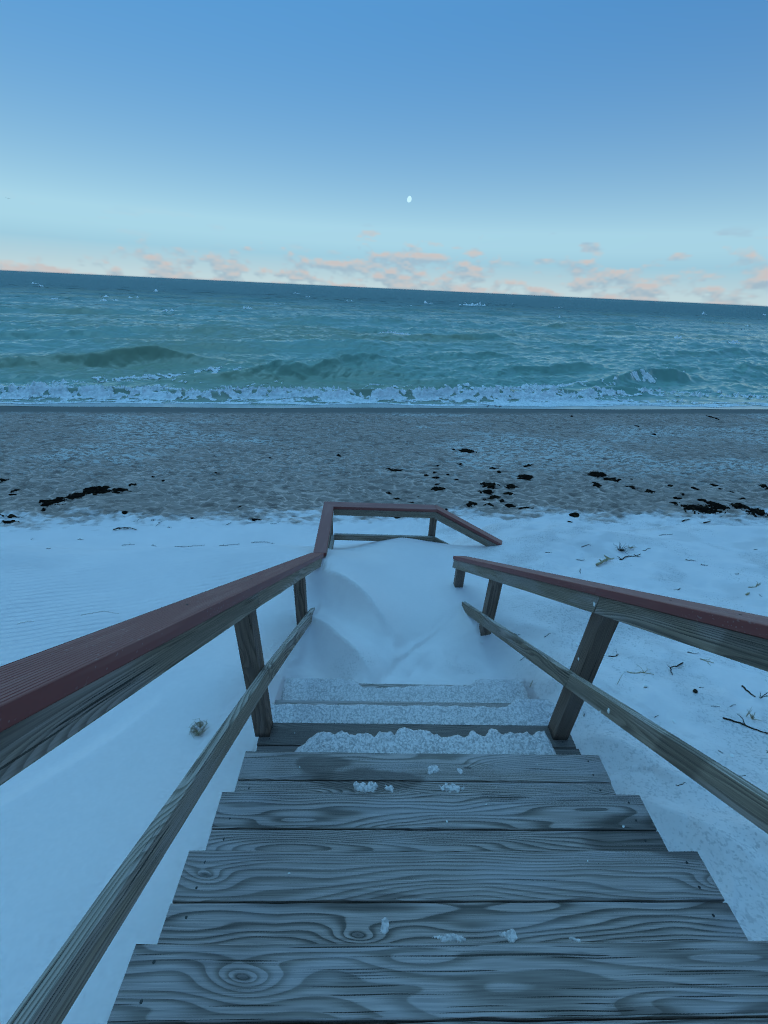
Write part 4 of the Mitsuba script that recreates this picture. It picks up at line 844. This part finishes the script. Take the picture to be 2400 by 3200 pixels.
# ---------------------------------------------------------------- birds and moon
import manifold3d as m3
def ball(c, r): return m3.Manifold.sphere(r, 16).translate(tuple(float(v) for v in c))
def body_mesh(chain, fine):
    hulls = [m3.Manifold.batch_hull([ball(a, ra), ball(b, rb)]) for (a, ra), (b, rb) in zip(chain[:-1], chain[1:])]
    m = m3.Manifold.batch_boolean(hulls, m3.OpType.Add).refine_to_length(fine).to_mesh()
    t = trimesh.Trimesh(m.vert_properties[:, :3], m.tri_verts)
    trimesh.smoothing.filter_taubin(t, iterations=8); return t
def turned(t, az, loc):
    t = t.copy(); t.apply_transform(trimesh.transformations.rotation_matrix(az, [0, 0, 1])); t.apply_translation(loc); return t
for (x_, y_), az, low, lab in (((7.45, 26.37), 0.15, 0, "small grey shorebird standing side on at the water's edge, leftmost of three"), ((8.02, 26.45), 2.9, 0, "small grey shorebird at the water's edge, middle one of three"), ((8.29, 26.46), 0.5, 1, "small shorebird stooping to peck at the water's edge, rightmost of three")):
    k = obj("shorebird", None, label=lab, cat="bird")
    zg = max(float(ground(x_, y_)), SEA) + 0.01
    head = ((0.085, 0, 0.15), 0.021) if not low else ((0.115, 0, 0.075), 0.021)
    b = body_mesh([((-0.11, 0, 0.088), 0.008), ((-0.05, 0, 0.100), 0.030), ((0.01, 0, 0.105), 0.040), ((0.05, 0, 0.112), 0.032), head], 0.008)
    obj("body", mikit.ply(turned(b, az, (x_, y_, zg)), "feather_brown", smooth=True), parent=k)
    hx, hz = head[0][0], head[0][2]
    obj("bill", mikit.ply(turned(trimesh.Trimesh(*tube([(hx + 0.015, 0, hz), (hx + 0.05, 0, hz - 0.008 - 0.03 * low)], 0.005, 0.002)), az, (x_, y_, zg)), "twig_dark"), parent=k)
    for s_ in (-1, 1):
        obj("leg", mikit.ply(turned(trimesh.Trimesh(*tube([(0, 0.015 * s_, 0.08), (-0.008, 0.015 * s_, 0.045), (0.004, 0.015 * s_, -0.01)], 0.004, 0.003)), az, (x_, y_, zg)), "twig_dark"), parent=k)
gull = obj("gull", None, label="tiny dark gull flying low over the sea near the left edge of the sky", cat="bird")
gp = np.array([-0.58631, 0.80402, 0.09893]) * 170.0
gb = body_mesh([((-0.22, 0, 0.0), 0.012), ((-0.08, 0, 0), 0.045), ((0.06, 0, 0.0), 0.055), ((0.15, 0, 0.015), 0.036), ((0.20, 0, 0.01), 0.012)], 0.02)
g_az = math.radians(125)
obj("body", mikit.ply(turned(gb, g_az, gp), "feather_brown", smooth=True), parent=gull)
for s_ in (-1, 1):
    u = np.linspace(0, 1, 7); zc = 0.26 * np.sin(u * 1.9) * (0.9 if s_ > 0 else 0.55)
    lead, trail = 0.07 - 0.10 * u * u, -0.08 - 0.08 * u * u + 0.10 * u ** 3
    V = np.concatenate([np.stack([lead, s_ * 0.55 * u, zc + 0.012], 1), np.stack([trail, s_ * 0.55 * u, zc], 1), np.stack([(lead + trail) / 2, s_ * 0.55 * u, zc - 0.012], 1)])
    F = [q for i in range(6) for a, b in ((0, 7), (7, 14), (14, 0)) for q in ((a + i, b + i, b + i + 1), (a + i, b + i + 1, a + i + 1))]
    obj("wing", mikit.ply(turned(trimesh.Trimesh(V, F, process=False), g_az, gp), "feather_brown", smooth=True), parent=gull)

md = np.array([0.0567076, 0.986359, 0.154532]); dist = 20000.0
ms = trimesh.creation.icosphere(4, dist * 0.0052)
ld = -md * 0.66 + np.array([0.72, 0, -0.30]); ld /= np.linalg.norm(ld)
sel = (ms.face_normals @ ld > -0.02) & (ms.face_normals @ -md > -0.3)
mv, mf = ms.vertices + md * dist, ms.faces[sel]
obj("moon", {**mikit.ply((mv, mf), {"type": "diffuse", "reflectance": rgb(0.1, 0.1, 0.1)}, smooth=True), "emitter": {"type": "area", "radiance": rgb(0.50, 0.78, 0.88)}}, label="pale waxing moon, nearly full, low in the blue sky above the sea", cat="moon")

# things that share a group and a label are told apart by their place, counted from the left of the picture
ORD = "first second third fourth fifth sixth seventh eighth ninth tenth eleventh twelfth thirteenth fourteenth fifteenth sixteenth seventeenth eighteenth nineteenth twentieth".split()
shared = {}
for k, v in labels.items():
    if "group" in v: shared.setdefault((v["group"], v["label"]), []).append(k)
def picture_x(k):
    c = meshkit.WRITTEN[scene[k]["filename"]][0].mean(0)
    return (c @ CAM_R) / (c @ CAM_F)
for (g, lab), ks in shared.items():
    if 2 <= len(ks) <= len(ORD):
        ks.sort(key=picture_x)
        for i, k in enumerate(ks):
            labels[k]["label"] = lab + ", " + (ORD[i] + " from the left" if i < len(ks) - 1 else "rightmost")
